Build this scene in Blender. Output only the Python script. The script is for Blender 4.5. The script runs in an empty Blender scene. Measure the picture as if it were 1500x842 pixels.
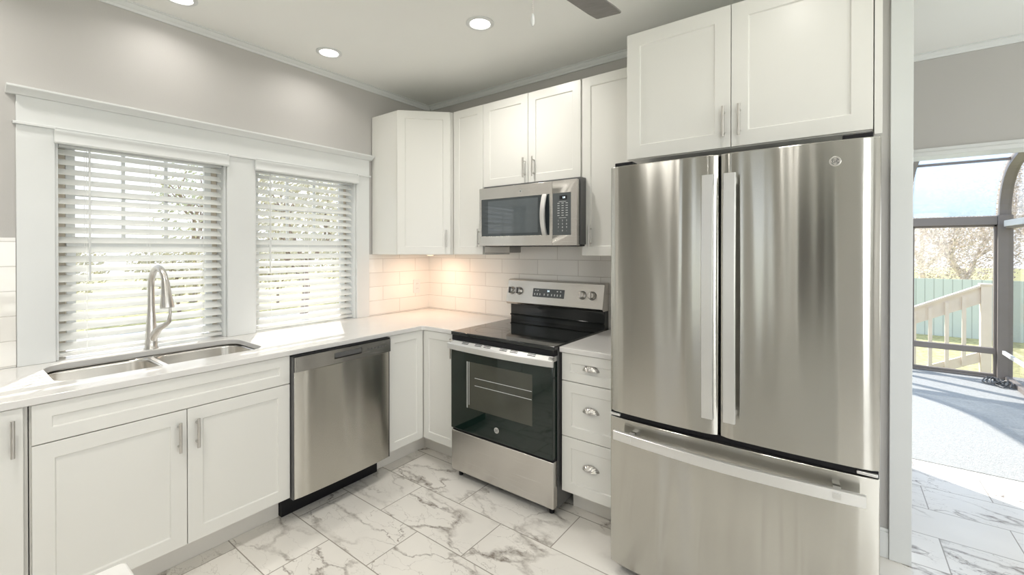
import bpy, bmesh, math, random
from mathutils import Vector, Matrix, noise as mnoise
R = math.radians
PI = math.pi
S = bpy.context.scene
COL = S.collection
random.seed(7)

# ------------------------------------------------------------------ camera
cam_d = bpy.data.cameras.new('camera'); cam = bpy.data.objects.new('camera', cam_d); COL.objects.link(cam)
cam.location = (2.9198, -2.6766, 1.4371)
cam.rotation_euler = (PI/2 - 0.0047, 0, 0.6412)
cam_d.sensor_width = 36; cam_d.lens = 639.99/1500*36; cam_d.shift_y = -53.37/1500
cam_d.clip_start = 0.05; cam_d.clip_end = 300
S.camera = cam

# ------------------------------------------------------------------ colour management
S.view_settings.view_transform = 'Standard'; S.view_settings.look = 'None'
S.view_settings.gamma = 1.0; S.view_settings.use_curve_mapping = False
S.view_settings.exposure = 0.34
S.cycles.use_denoising = True
S.cycles.max_bounces = 10; S.cycles.diffuse_bounces = 6; S.cycles.glossy_bounces = 5
S.cycles.transparent_max_bounces = 24; S.cycles.transmission_bounces = 6
S.cycles.sample_clamp_indirect = 4.0
S.cycles.caustics_reflective = False; S.cycles.caustics_refractive = False

# ------------------------------------------------------------------ world: pale winter sky
W = bpy.data.worlds.new('sky'); S.world = W; W.use_nodes = True
nt = W.node_tree; nt.nodes.clear()
def wn(t): return nt.nodes.new(t)
tc = wn('ShaderNodeTexCoord'); sx = wn('ShaderNodeSeparateXYZ'); nt.links.new(tc.outputs['Generated'], sx.inputs[0])
cr = wn('ShaderNodeValToRGB'); nt.links.new(sx.outputs['Z'], cr.inputs[0])
cr.color_ramp.elements[0].position = 0.0; cr.color_ramp.elements[0].color = (0.86, 0.90, 0.96, 1)
cr.color_ramp.elements[1].position = 0.6; cr.color_ramp.elements[1].color = (0.45, 0.66, 0.98, 1)
ns = wn('ShaderNodeTexNoise'); ns.inputs['Scale'].default_value = 2.2; ns.inputs['Detail'].default_value = 5
nt.links.new(tc.outputs['Generated'], ns.inputs['Vector'])
cr2 = wn('ShaderNodeValToRGB'); nt.links.new(ns.outputs['Fac'], cr2.inputs[0])
cr2.color_ramp.elements[0].position = 0.42; cr2.color_ramp.elements[1].position = 0.62
mx = wn('ShaderNodeMix'); mx.data_type = 'RGBA'
nt.links.new(cr2.outputs[0], mx.inputs[0]); nt.links.new(cr.outputs[0], mx.inputs[6]); mx.inputs[7].default_value = (0.95, 0.97, 1.0, 1)
bg = wn('ShaderNodeBackground'); bg.inputs['Strength'].default_value = 1.35
nt.links.new(mx.outputs[2], bg.inputs[0]); wo = wn('ShaderNodeOutputWorld'); nt.links.new(bg.outputs[0], wo.inputs[0])

# ------------------------------------------------------------------ sun, and unseen fill lamps added to brighten the room
SUN_EL = R(38)
sd = Vector((0.874*math.cos(SUN_EL), -0.485*math.cos(SUN_EL), -math.sin(SUN_EL)))
sl = bpy.data.lights.new('sun', 'SUN'); so = bpy.data.objects.new('sun', sl); COL.objects.link(so)
sl.energy = 5.8; sl.angle = R(0.7); sl.color = (1.0, 0.96, 0.90)
so.rotation_euler = sd.to_track_quat('-Z', 'Y').to_euler(); so.location = (-6, 4, 8)
def area(name, loc, rot, sx_, sy_, e, colr):
    l = bpy.data.lights.new(name, 'AREA'); l.shape = 'RECTANGLE'; l.size = sx_; l.size_y = sy_
    l.energy = e; l.color = colr
    o = bpy.data.objects.new(name, l); COL.objects.link(o); o.location = loc; o.rotation_euler = rot
    return o
# added fill lamps, set outside the unseen front and right wall openings, shining in
FILL_COL = (0.98, 1.0, 0.995)
area('fill_right', (5.75, -2.2, 1.5), (R(90), 0, R(90)), 1.9, 1.5, 26, FILL_COL)
area('fill_front', (4.80, -4.85, 1.5), (R(90), 0, 0), 1.0, 1.45, 34, FILL_COL)
area('fill_dining', (5.75, 0.6, 1.4), (R(90), 0, R(90)), 0.8, 1.5, 16, (0.95, 0.98, 1.0))
LAMP_W = 4.2
LAMP_COL = (1.0, 0.96, 0.90)
PUCK_W = 1.7

# ------------------------------------------------------------------ materials
MATS = {}
def nodes(m):
    m.use_nodes = True
    return m.node_tree, m.node_tree.nodes, m.node_tree.links
def pbr(name, col, rough=0.5, metal=0.0, var=0.03, nscale=6.0, bump=0.0, bscale=60.0, spec=0.5, coat=0.0, aniso=0.0, stretch=(1, 1, 1)):
    if name in MATS: return MATS[name]
    m = bpy.data.materials.new(name); t, N, L = nodes(m); b = N['Principled BSDF']
    b.inputs['Roughness'].default_value = rough; b.inputs['Metallic'].default_value = metal
    b.inputs['Specular IOR Level'].default_value = spec
    if coat: b.inputs['Coat Weight'].default_value = coat; b.inputs['Coat Roughness'].default_value = 0.06
    if aniso: b.inputs['Anisotropic'].default_value = aniso
    c = N.new('ShaderNodeTexCoord'); mp = N.new('ShaderNodeMapping'); mp.inputs['Scale'].default_value = stretch
    L.new(c.outputs['Object'], mp.inputs[0])
    n = N.new('ShaderNodeTexNoise'); n.inputs['Scale'].default_value = nscale; n.inputs['Detail'].default_value = 3
    L.new(mp.outputs[0], n.inputs['Vector'])
    r = N.new('ShaderNodeValToRGB'); L.new(n.outputs['Fac'], r.inputs[0])
    lo = [max(0, x*(1-var)) for x in col]; hi = [min(1, x*(1+var)) for x in col]
    r.color_ramp.elements[0].position = 0.3; r.color_ramp.elements[0].color = (*lo, 1)
    r.color_ramp.elements[1].position = 0.7; r.color_ramp.elements[1].color = (*hi, 1)
    L.new(r.outputs[0], b.inputs['Base Color'])
    if bump:
        n2 = N.new('ShaderNodeTexNoise'); n2.inputs['Scale'].default_value = bscale; n2.inputs['Detail'].default_value = 2
        L.new(mp.outputs[0], n2.inputs['Vector'])
        bp = N.new('ShaderNodeBump'); bp.inputs['Strength'].default_value = bump; bp.inputs['Distance'].default_value = 0.01
        L.new(n2.outputs['Fac'], bp.inputs['Height']); L.new(bp.outputs[0], b.inputs['Normal'])
    MATS[name] = m
    return m
def emit(name, col, s):
    m = bpy.data.materials.new(name); t, N, L = nodes(m); b = N['Principled BSDF']
    b.inputs['Base Color'].default_value = (*col, 1); b.inputs['Emission Color'].default_value = (*col, 1)
    b.inputs['Emission Strength'].default_value = s
    return m
def glass_mat(name, tint=(1, 1, 1), refl=0.08, haze=0.0, rough=0.02):
    m = bpy.data.materials.new(name); t, N, L = nodes(m); N.clear()
    o = N.new('ShaderNodeOutputMaterial'); tr = N.new('ShaderNodeBsdfTransparent'); tr.inputs[0].default_value = (*tint, 1)
    g = N.new('ShaderNodeBsdfGlossy'); g.inputs['Roughness'].default_value = rough
    fr = N.new('ShaderNodeLayerWeight')
    pw = N.new('ShaderNodeMath'); pw.operation = 'POWER'; L.new(fr.outputs['Facing'], pw.inputs[0]); pw.inputs[1].default_value = 5.0
    mt = N.new('ShaderNodeMath'); mt.operation = 'MULTIPLY_ADD'; mt.inputs[1].default_value = 0.7; mt.inputs[2].default_value = refl
    L.new(pw.outputs[0], mt.inputs[0])
    mm = N.new('ShaderNodeMixShader'); L.new(mt.outputs[0], mm.inputs[0]); L.new(tr.outputs[0], mm.inputs[1]); L.new(g.outputs[0], mm.inputs[2])
    last = mm
    if haze:
        tl = N.new('ShaderNodeBsdfTranslucent'); tl.inputs[0].default_value = (0.50, 0.60, 0.74, 1)
        n = N.new('ShaderNodeTexNoise'); n.inputs['Scale'].default_value = 5; n.inputs['Detail'].default_value = 6
        c = N.new('ShaderNodeTexCoord'); L.new(c.outputs['Object'], n.inputs['Vector'])
        mr = N.new('ShaderNodeMapRange'); mr.inputs['To Min'].default_value = haze*0.4; mr.inputs['To Max'].default_value = min(1, haze*1.6)
        L.new(n.outputs['Fac'], mr.inputs['Value'])
        m2 = N.new('ShaderNodeMixShader'); L.new(mr.outputs[0], m2.inputs[0]); L.new(mm.outputs[0], m2.inputs[1]); L.new(tl.outputs[0], m2.inputs[2]); last = m2
    L.new(last.outputs[0], o.inputs[0])
    return m
def steel_mat(name, col=(0.60, 0.585, 0.56), rough=0.26, aniso=0.75, wave=0.25, horiz=True):
    """brushed steel: grain runs sideways, faint sheet waviness"""
    m = bpy.data.materials.new(name); t, N, L = nodes(m); b = N['Principled BSDF']
    b.inputs['Metallic'].default_value = 1.0; b.inputs['Anisotropic'].default_value = aniso
    tg = N.new('ShaderNodeTangent'); tg.direction_type = 'RADIAL'; tg.axis = 'Z'
    L.new(tg.outputs[0], b.inputs['Tangent'])
    b.inputs['Anisotropic Rotation'].default_value = 0.25
    c = N.new('ShaderNodeTexCoord'); mp = N.new('ShaderNodeMapping'); mp.inputs['Scale'].default_value = (3, 3, 900)
    L.new(c.outputs['Object'], mp.inputs[0])
    n = N.new('ShaderNodeTexNoise'); n.inputs['Scale'].default_value = 1.0; n.inputs['Detail'].default_value = 3
    L.new(mp.outputs[0], n.inputs['Vector'])
    r = N.new('ShaderNodeMapRange'); r.inputs['To Min'].default_value = rough*0.96; r.inputs['To Max'].default_value = rough*1.04
    L.new(n.outputs['Fac'], r.inputs['Value']); L.new(r.outputs[0], b.inputs['Roughness'])
    b.inputs['Base Color'].default_value = (*col, 1)
    if wave:
        m2 = N.new('ShaderNodeMapping'); m2.inputs['Scale'].default_value = (5.8, 5.8, 0.35); L.new(c.outputs['Object'], m2.inputs[0])
        n2 = N.new('ShaderNodeTexNoise'); n2.inputs['Scale'].default_value = 1.0; n2.inputs['Detail'].default_value = 1.0
        L.new(m2.outputs[0], n2.inputs['Vector'])
        bp = N.new('ShaderNodeBump'); bp.inputs['Strength'].default_value = wave; bp.inputs['Distance'].default_value = 0.02
        L.new(n2.outputs['Fac'], bp.inputs['Height']); L.new(bp.outputs[0], b.inputs['Normal'])
    return m
def math_node(N, L, op, a, b=None):
    n = N.new('ShaderNodeMath'); n.operation = op
    for i, v in enumerate((a, b)):
        if v is None: continue
        if isinstance(v, (int, float)): n.inputs[i].default_value = v
        else: L.new(v, n.inputs[i])
    return n.outputs[0]
def tile_grid(N, L, u, v, w, h, g, half=True, parity=0):
    """u,v sockets -> (grout mask, cell u, cell row); running bond"""
    vr = math_node(N, L, 'DIVIDE', v, h); row = math_node(N, L, 'FLOOR', vr)
    rp = math_node(N, L, 'ADD', row, parity + 1000)
    par = math_node(N, L, 'MODULO', rp, 2.0)
    off = math_node(N, L, 'MULTIPLY', par, 0.5 if half else 0.0)
    ur = math_node(N, L, 'ADD', math_node(N, L, 'DIVIDE', u, w), off); cu = math_node(N, L, 'FLOOR', ur)
    fu = math_node(N, L, 'FRACT', ur); fv = math_node(N, L, 'FRACT', vr)
    du = math_node(N, L, 'MULTIPLY', math_node(N, L, 'MINIMUM', fu, math_node(N, L, 'SUBTRACT', 1.0, fu)), w)
    dv = math_node(N, L, 'MULTIPLY', math_node(N, L, 'MINIMUM', fv, math_node(N, L, 'SUBTRACT', 1.0, fv)), h)
    d = math_node(N, L, 'MINIMUM', du, dv)
    mr = N.new('ShaderNodeMapRange'); mr.interpolation_type = 'SMOOTHSTEP'
    mr.inputs['From Min'].default_value = g*0.5; mr.inputs['From Max'].default_value = g*1.1
    mr.inputs['To Min'].default_value = 0.0; mr.inputs['To Max'].default_value = 1.0
    L.new(d, mr.inputs['Value'])
    return mr.outputs[0], cu, row
def marble_floor():
    m = bpy.data.materials.new('marble_tile_floor'); t, N, L = nodes(m); b = N['Principled BSDF']
    g = N.new('ShaderNodeNewGeometry'); s = N.new('ShaderNodeSeparateXYZ'); L.new(g.outputs['Position'], s.inputs[0])
    u = math_node(N, L, 'SUBTRACT', s.outputs['X'], 0.0 - 0.0025); v = math_node(N, L, 'SUBTRACT', s.outputs['Y'], -0.8850)
    mask, cu, row = tile_grid(N, L, u, v, 0.605, 0.3025, 0.0030, parity=0)
    cx = N.new('ShaderNodeCombineXYZ'); L.new(cu, cx.inputs[0]); L.new(row, cx.inputs[1])
    wnz = N.new('ShaderNodeTexWhiteNoise'); wnz.noise_dimensions = '3D'; L.new(cx.outputs[0], wnz.inputs['Vector'])
    vm = N.new('ShaderNodeVectorMath'); vm.operation = 'SCALE'; L.new(wnz.outputs['Color'], vm.inputs[0]); vm.inputs['Scale'].default_value = 14.0
    va = N.new('ShaderNodeVectorMath'); va.operation = 'ADD'; L.new(g.outputs['Position'], va.inputs[0]); L.new(vm.outputs[0], va.inputs[1])
    # rotate so that veins run diagonally
    mp = N.new('ShaderNodeMapping'); mp.inputs['Rotation'].default_value = (0, 0, R(38)); mp.inputs['Scale'].default_value = (1.0, 2.0, 1.0)
    L.new(va.outputs[0], mp.inputs[0])
    # warp
    nw = N.new('ShaderNodeTexNoise'); nw.inputs['Scale'].default_value = 2.6; nw.inputs['Detail'].default_value = 6; nw.inputs['Roughness'].default_value = 0.6
    L.new(mp.outputs[0], nw.inputs['Vector'])
    w1 = N.new('ShaderNodeVectorMath'); w1.operation = 'SCALE'; L.new(nw.outputs['Color'], w1.inputs[0]); w1.inputs['Scale'].default_value = 0.55
    w2 = N.new('ShaderNodeVectorMath'); w2.operation = 'ADD'; L.new(mp.outputs[0], w2.inputs[0]); L.new(w1.outputs[0], w2.inputs[1])
    vo = N.new('ShaderNodeTexVoronoi'); vo.feature = 'DISTANCE_TO_EDGE'; vo.inputs['Scale'].default_value = 2.3
    L.new(w2.outputs[0], vo.inputs['Vector'])
    na = N.new('ShaderNodeTexNoise'); na.inputs['Scale'].default_value = 3.0; na.inputs['Detail'].default_value = 3; L.new(va.outputs[0], na.inputs['Vector'])
    wid = N.new('ShaderNodeMapRange'); wid.inputs['From Min'].default_value = 0.40; wid.inputs['From Max'].default_value = 0.72
    wid.inputs['To Min'].default_value = 0.014; wid.inputs['To Max'].default_value = 0.15; L.new(na.outputs['Fac'], wid.inputs['Value'])
    v1 = math_node(N, L, 'DIVIDE', vo.outputs['Distance'], wid.outputs[0])
    v1 = math_node(N, L, 'MINIMUM', v1, 1.0)
    vein = math_node(N, L, 'SUBTRACT', 1.0, v1)
    # break up the broad veins
    nb = N.new('ShaderNodeTexNoise'); nb.inputs['Scale'].default_value = 38; nb.inputs['Detail'].default_value = 4; L.new(va.outputs[0], nb.inputs['Vector'])
    nbr = N.new('ShaderNodeMapRange'); nbr.inputs['From Min'].default_value = 0.35; nbr.inputs['From Max'].default_value = 0.6; L.new(nb.outputs['Fac'], nbr.inputs['Value'])
    fade = N.new('ShaderNodeMapRange'); fade.inputs['From Min'].default_value = 0.38; fade.inputs['From Max'].default_value = 0.56
    nf = N.new('ShaderNodeTexNoise'); nf.inputs['Scale'].default_value = 2.4; nf.inputs['Detail'].default_value = 2
    vf = N.new('ShaderNodeVectorMath'); vf.operation = 'ADD'; L.new(va.outputs[0], vf.inputs[0]); vf.inputs[1].default_value = (31, 7, 0)
    L.new(vf.outputs[0], nf.inputs['Vector']); L.new(nf.outputs['Fac'], fade.inputs['Value'])
    vein = math_node(N, L, 'MULTIPLY', vein, fade.outputs[0])
    vein = math_node(N, L, 'MULTIPLY', vein, math_node(N, L, 'ADD', math_node(N, L, 'MULTIPLY', nbr.outputs[0], 0.5), 0.5))
    # thin secondary veins
    vo2 = N.new('ShaderNodeTexVoronoi'); vo2.feature = 'DISTANCE_TO_EDGE'; vo2.inputs['Scale'].default_value = 4.6
    L.new(w2.outputs[0], vo2.inputs['Vector'])
    t2 = N.new('ShaderNodeMapRange'); t2.inputs['From Min'].default_value = 0.0; t2.inputs['From Max'].default_value = 0.016
    t2.inputs['To Min'].default_value = 0.42; t2.inputs['To Max'].default_value = 0.0; L.new(vo2.outputs['Distance'], t2.inputs['Value'])
    tt = math_node(N, L, 'MULTIPLY', t2.outputs[0], fade.outputs[0])
    vein = math_node(N, L, 'MINIMUM', math_node(N, L, 'ADD', math_node(N, L, 'MULTIPLY', vein, 0.9), tt), 1.0)
    c1 = N.new('ShaderNodeValToRGB'); L.new(vein, c1.inputs[0])
    e = c1.color_ramp.elements; e[0].color = (0.84, 0.81, 0.76, 1); e[1].color = (0.25, 0.215, 0.185, 1); e[0].position = 0.0; e[1].position = 0.9
    # cloud
    nc = N.new('ShaderNodeTexNoise'); nc.inputs['Scale'].default_value = 4; nc.inputs['Detail'].default_value = 4; L.new(va.outputs[0], nc.inputs['Vector'])
    cc = N.new('ShaderNodeMapRange'); cc.inputs['To Min'].default_value = 0.90; cc.inputs['To Max'].default_value = 1.04; L.new(nc.outputs['Fac'], cc.inputs['Value'])
    mc = N.new('ShaderNodeVectorMath'); mc.operation = 'SCALE'; L.new(c1.outputs[0], mc.inputs[0]); L.new(cc.outputs[0], mc.inputs['Scale'])
    mixg = N.new('ShaderNodeMix'); mixg.data_type = 'RGBA'; L.new(mask, mixg.inputs[0]); mixg.inputs[6].default_value = (0.36, 0.33, 0.29, 1); L.new(mc.outputs[0], mixg.inputs[7])
    L.new(mixg.outputs[2], b.inputs['Base Color'])
    b.inputs['Roughness'].default_value = 0.24
    bp = N.new('ShaderNodeBump'); bp.inputs['Strength'].default_value = 0.5; bp.inputs['Distance'].default_value = 0.002
    L.new(mask, bp.inputs['Height']); L.new(bp.outputs[0], b.inputs['Normal'])
    return m
def subway(axis, name):
    m = bpy.data.materials.new(name); t, N, L = nodes(m); b = N['Principled BSDF']
    g = N.new('ShaderNodeNewGeometry'); s = N.new('ShaderNodeSeparateXYZ'); L.new(g.outputs['Position'], s.inputs[0])
    u = s.outputs['X'] if axis == 'X' else math_node(N, L, 'MULTIPLY', s.outputs['Y'], -1.0)
    v = math_node(N, L, 'SUBTRACT', s.outputs['Z'], 0.922)
    mask, cu, row = tile_grid(N, L, u, v, 0.332, 0.1095, 0.0026, parity=0 )
    cx = N.new('ShaderNodeCombineXYZ'); L.new(cu, cx.inputs[0]); L.new(row, cx.inputs[1])
    wnz = N.new('ShaderNodeTexWhiteNoise'); L.new(cx.outputs[0], wnz.inputs['Vector'])
    mr = N.new('ShaderNodeMapRange'); mr.inputs['To Min'].default_value = 0.96; mr.inputs['To Max'].default_value = 1.03; L.new(wnz.outputs['Value'], mr.inputs['Value'])
    vc = N.new('ShaderNodeVectorMath'); vc.operation = 'SCALE'; vc.inputs[0].default_value = (0.83, 0.81, 0.77); L.new(mr.outputs[0], vc.inputs['Scale'])
    mx = N.new('ShaderNodeMix'); mx.data_type = 'RGBA'; L.new(mask, mx.inputs[0]); mx.inputs[6].default_value = (0.63, 0.60, 0.56, 1); L.new(vc.outputs[0], mx.inputs[7])
    L.new(mx.outputs[2], b.inputs['Base Color'])
    b.inputs['Roughness'].default_value = 0.10
    n = N.new('ShaderNodeTexNoise'); n.inputs['Scale'].default_value = 14; n.inputs['Detail'].default_value = 1; L.new(g.outputs['Position'], n.inputs['Vector'])
    h = math_node(N, L, 'ADD', math_node(N, L, 'MULTIPLY', mask, 0.5), math_node(N, L, 'MULTIPLY', n.outputs['Fac'], 0.9))
    bp = N.new('ShaderNodeBump'); bp.inputs['Strength'].default_value = 0.45; bp.inputs['Distance'].default_value = 0.004
    L.new(h, bp.inputs['Height']); L.new(bp.outputs[0], b.inputs['Normal'])
    return m
def siding_mat(name, col, period, axis='Z', dark=0.6):
    m = bpy.data.materials.new(name); t, N, L = nodes(m); b = N['Principled BSDF']
    c = N.new('ShaderNodeTexCoord'); s = N.new('ShaderNodeSeparateXYZ'); L.new(c.outputs['Object'], s.inputs[0])
    f = math_node(N, L, 'FRACT', math_node(N, L, 'DIVIDE', s.outputs[axis], period))
    r = N.new('ShaderNodeValToRGB'); L.new(f, r.inputs[0]); e = r.color_ramp.elements
    e[0].position = 0.0; e[0].color = (*[x*dark for x in col], 1); e[1].position = 0.12; e[1].color = (*col, 1)
    L.new(r.outputs[0], b.inputs['Base Color']); b.inputs['Roughness'].default_value = 0.7
    bp = N.new('ShaderNodeBump'); bp.inputs['Strength'].default_value = 0.6; bp.inputs['Distance'].default_value = 0.02
    L.new(f, bp.inputs['Height']); L.new(bp.outputs[0], b.inputs['Normal'])
    return m

M_CAB = pbr('cabinet_white_paint', (0.745, 0.74, 0.705), 0.30, var=0.008, nscale=3)
M_CABIN = pbr('cabinet_box', (0.70, 0.69, 0.655), 0.45, var=0.01)
M_TOE = pbr('toe_kick_paint', (0.74, 0.72, 0.68), 0.5, var=0.02)
M_TRIM = pbr('trim_white_paint', (0.70, 0.715, 0.71), 0.32, var=0.01)
M_WALL = pbr('wall_greige_paint', (0.495, 0.482, 0.465), 0.6, var=0.015, nscale=2, bump=0.03, bscale=180)
M_CEIL = pbr('ceiling_white_paint', (0.87, 0.875, 0.85), 0.7, var=0.01, nscale=2)
M_QUARTZ = pbr("white_quartz", (0.69, 0.68, 0.66), 0.10, var=0.012, nscale=9)
M_NICKEL = pbr('brushed_nickel', (0.62, 0.60, 0.57), 0.28, metal=1.0, var=0.03, nscale=30)
M_STEEL = steel_mat('stainless_fridge', (0.52, 0.51, 0.475), wave=1.0, rough=0.17, aniso=1.0)
M_STEEL2 = steel_mat('stainless_appliance', (0.62, 0.60, 0.57), 0.27, 0.7, 0.15)
M_STEELD = steel_mat('stainless_dishwasher', (0.60, 0.58, 0.53), 0.26, 0.95, 0.5)
M_HANDLE = pbr('satin_aluminium', (0.74, 0.74, 0.73), 0.33, metal=0.85, var=0.01)
M_SINK = pbr('sink_steel', (0.80, 0.78, 0.74), 0.24, metal=1.0, var=0.05, nscale=12, bump=0.03, bscale=10)
M_DARK = pbr('black_plastic', (0.010, 0.010, 0.012), 0.4, var=0.1, spec=0.25)
M_BGLASS = pbr('black_oven_glass', (0.006, 0.015, 0.012), 0.04, var=0.1, spec=0.55)
M_CGLASS = pbr('black_ceramic_cooktop', (0.016, 0.018, 0.018), 0.05, var=0.1, spec=0.5)
M_MWGLASS = pbr('microwave_glass', (0.045, 0.055, 0.060), 0.06, var=0.05, spec=0.6)
M_GREY = pbr('dark_grey_enamel', (0.10, 0.10, 0.10), 0.45, var=0.05)
M_FSIDE = pbr('fridge_side_grey', (0.30, 0.30, 0.30), 0.45, var=0.03)
M_PANEL = pbr('panel_grey', (0.085, 0.095, 0.10), 0.25, var=0.04)
M_BLIND = None
M_FLOOR = marble_floor()
M_SUBX = subway('X', 'subway_tile_back'); M_SUBY = subway('Y', 'subway_tile_left')
M_LENS = emit('lamp_lens', (1.0, 0.97, 0.92), 9.0)
M_WARM = emit('warm_lens', (1.0, 0.72, 0.48), 4.0)
M_LED = emit('display_glow', (0.75, 0.92, 1.0), 1.6)
M_PRINT = pbr('printed_legend', (0.60, 0.62, 0.62), 0.5)
M_GLASS = glass_mat('window_glass', refl=0.012)
M_GLASSH = glass_mat('curved_glass', (0.93, 0.97, 1.0), refl=0.04, haze=0.55)
M_FRAME = pbr('bronze_grey_frame', (0.25, 0.22, 0.20), 0.45, var=0.03)
M_SASH = pbr('tan_window_sash', (0.52, 0.46, 0.38), 0.5, var=0.04)
M_RAILW = pbr('pale_deck_rail', (0.78, 0.70, 0.63), 0.6, var=0.05)
M_BARK = pbr('bark', (0.30, 0.24, 0.20), 0.9, var=0.3, nscale=12, bump=0.4)
M_BARE = pbr('pale_twigs', (0.72, 0.65, 0.60), 0.9, var=0.4, nscale=9)
M_LEAFY = pbr('yellow_green_leaf', (0.58, 0.55, 0.40), 0.6, var=0.4, nscale=3)
M_LEAFG = pbr('dull_green_leaf', (0.50, 0.52, 0.36), 0.6, var=0.4, nscale=3)
M_FAN = pbr('grey_fan_blade', (0.20, 0.19, 0.18), 0.5, var=0.1, nscale=20, stretch=(1, 6, 1))
def blind_mat():
    m = bpy.data.materials.new('white_blind_slat'); t, N, L = nodes(m); N.clear()
    o = N.new('ShaderNodeOutputMaterial'); p = N.new('ShaderNodeBsdfPrincipled'); p.inputs['Base Color'].default_value = (0.92, 0.925, 0.91, 1); p.inputs['Roughness'].default_value = 0.35
    n = N.new('ShaderNodeTexNoise'); n.inputs['Scale'].default_value = 20; r = N.new('ShaderNodeMapRange'); r.inputs['To Min'].default_value = 0.3; r.inputs['To Max'].default_value = 0.4
    L.new(n.outputs['Fac'], r.inputs['Value']); L.new(r.outputs[0], p.inputs['Roughness'])
    tl = N.new('ShaderNodeBsdfTranslucent'); tl.inputs[0].default_value = (0.9, 0.9, 0.88, 1)
    mm = N.new('ShaderNodeMixShader'); mm.inputs[0].default_value = 0.55
    L.new(p.outputs[0], mm.inputs[1]); L.new(tl.outputs[0], mm.inputs[2]); L.new(mm.outputs[0], o.inputs[0])
    return m
M_BLIND = blind_mat()
def carpet_mat():
    m = pbr('pale_carpet', (0.41, 0.415, 0.405), 0.95, var=0.10, nscale=55, bump=0.6, bscale=160)
    return m
M_CARPET = carpet_mat()
M_GRASS = pbr('winter_grass', (0.46, 0.44, 0.22), 0.95, var=0.35, nscale=14, bump=0.4, bscale=60)

# ------------------------------------------------------------------ mesh helpers
class MB:
    def __init__(s, M=None): s.bm = bmesh.new(); s.M = M or Matrix()
    def v(s, p): return s.bm.verts.new(s.M @ Vector(p))
    def f(s, vs):
        try: return s.bm.faces.new(vs)
        except ValueError: return None
    def box(s, x0, x1, y0, y1, z0, z1):
        c = [s.v((x, y, z)) for z in (z0, z1) for y in (y0, y1) for x in (x0, x1)]
        for q in ((0, 2, 3, 1), (4, 5, 7, 6), (0, 1, 5, 4), (2, 6, 7, 3), (0, 4, 6, 2), (1, 3, 7, 5)): s.f([c[i] for i in q])
        return s
    def loft(s, rings, cap0=True, cap1=True, closed=True):
        rs = [[s.v(p) for p in r] for r in rings]; n = len(rs[0])
        for a, b in zip(rs, rs[1:]):
            for i in range(n if closed else n-1):
                j = (i+1) % n; s.f([a[i], a[j], b[j], b[i]])
        if cap0: s.f(rs[0][::-1])
        if cap1: s.f(rs[-1])
        return s
    def prism(s, poly, z0, z1): return s.loft([[(x, y, z0) for x, y in poly], [(x, y, z1) for x, y in poly]])
    def prism_x(s, poly, x0, x1):   # poly in (y,z)
        return s.loft([[(x0, y, z) for y, z in poly], [(x1, y, z) for y, z in poly]])
    def prism_y(s, poly, y0, y1):   # poly in (x,z)
        return s.loft([[(x, y0, z) for x, z in poly], [(x, y1, z) for x, z in poly]])
    def tube(s, path, rad, seg=12, flat=None, up=None):
        path = [Vector(p) for p in path]; n = len(path)
        rr = rad if isinstance(rad, (list, tuple)) else [rad]*n
        T = [(path[min(i+1, n-1)]-path[max(i-1, 0)]).normalized() for i in range(n)]
        a = Vector(up) if up else (Vector((0, 0, 1)) if abs(T[0].z) < 0.9 else Vector((1, 0, 0)))
        u = (a - T[0]*a.dot(T[0])).normalized(); rings = []
        for i in range(n):
            u = (u - T[i]*u.dot(T[i])).normalized(); w = T[i].cross(u)
            fl = flat if flat else 1.0
            rings.append([path[i] + (u*math.cos(k*2*PI/seg) + w*math.sin(k*2*PI/seg)*fl)*rr[i] for k in range(seg)])
        return s.loft(rings)
    def cyl(s, p0, p1, r, seg=20): return s.tube([p0, p1], r, seg)
    def lathe(s, prof, c=(0, 0, 0), seg=28, axis='Z', cap=True):
        rings = []
        for r, h in prof:
            ring = []
            for k in range(seg):
                a = k*2*PI/seg; x, y = r*math.cos(a), r*math.sin(a)
                p = {'Z': (x, y, h), 'Y': (x, -h, y), 'X': (h, x, y)}[axis]   # 'Y': h points to -Y (towards the viewer)
                ring.append((p[0]+c[0], p[1]+c[1], p[2]+c[2]))
            rings.append(ring)
        return s.loft(rings, cap, cap)
    def plate(s, outer, holes, z0, z1):
        """flat plate with holes"""
        es = []
        for loop in [outer]+holes:
            vs = [s.v((x, y, z0)) for x, y in loop]
            es += [s.bm.edges.new((vs[i], vs[(i+1) % len(vs)])) for i in range(len(vs))]
        r = bmesh.ops.triangle_fill(s.bm, use_beauty=True, use_dissolve=False, edges=es, normal=(0, 0, 1))
        fs = [g for g in r['geom'] if isinstance(g, bmesh.types.BMFace)]
        ex = bmesh.ops.extrude_face_region(s.bm, geom=fs)
        bmesh.ops.translate(s.bm, verts=[g for g in ex['geom'] if isinstance(g, bmesh.types.BMVert)], vec=(0, 0, z1-z0))
        return s
    def build(s, name, mat, parent=None, bevel=0.0, smooth=True, loc=None, seg=2, subsurf=0, ang=35):
        bmesh.ops.recalc_face_normals(s.bm, faces=s.bm.faces)
        me = bpy.data.meshes.new(name); s.bm.to_mesh(me); s.bm.free()
        if smooth:
            me.polygons.foreach_set('use_smooth', [True]*len(me.polygons)); me.set_sharp_from_angle(angle=R(ang))
        o = bpy.data.objects.new(name, me); COL.objects.link(o)
        if mat: me.materials.append(mat)
        if parent: o.parent = parent
        if loc: o.location = loc
        if bevel:
            b = o.modifiers.new('bevel', 'BEVEL'); b.width = bevel; b.segments = seg; b.limit_method = 'ANGLE'; b.angle_limit = R(40)
            b.harden_normals = False
        if subsurf:
            d = o.modifiers.new('sub', 'SUBSURF'); d.levels = subsurf; d.render_levels = subsurf
        return o
def tag(o, label, cat, group=None):
    o['label'] = label; o['category'] = cat
    if group: o['group'] = group
    return o
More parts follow.
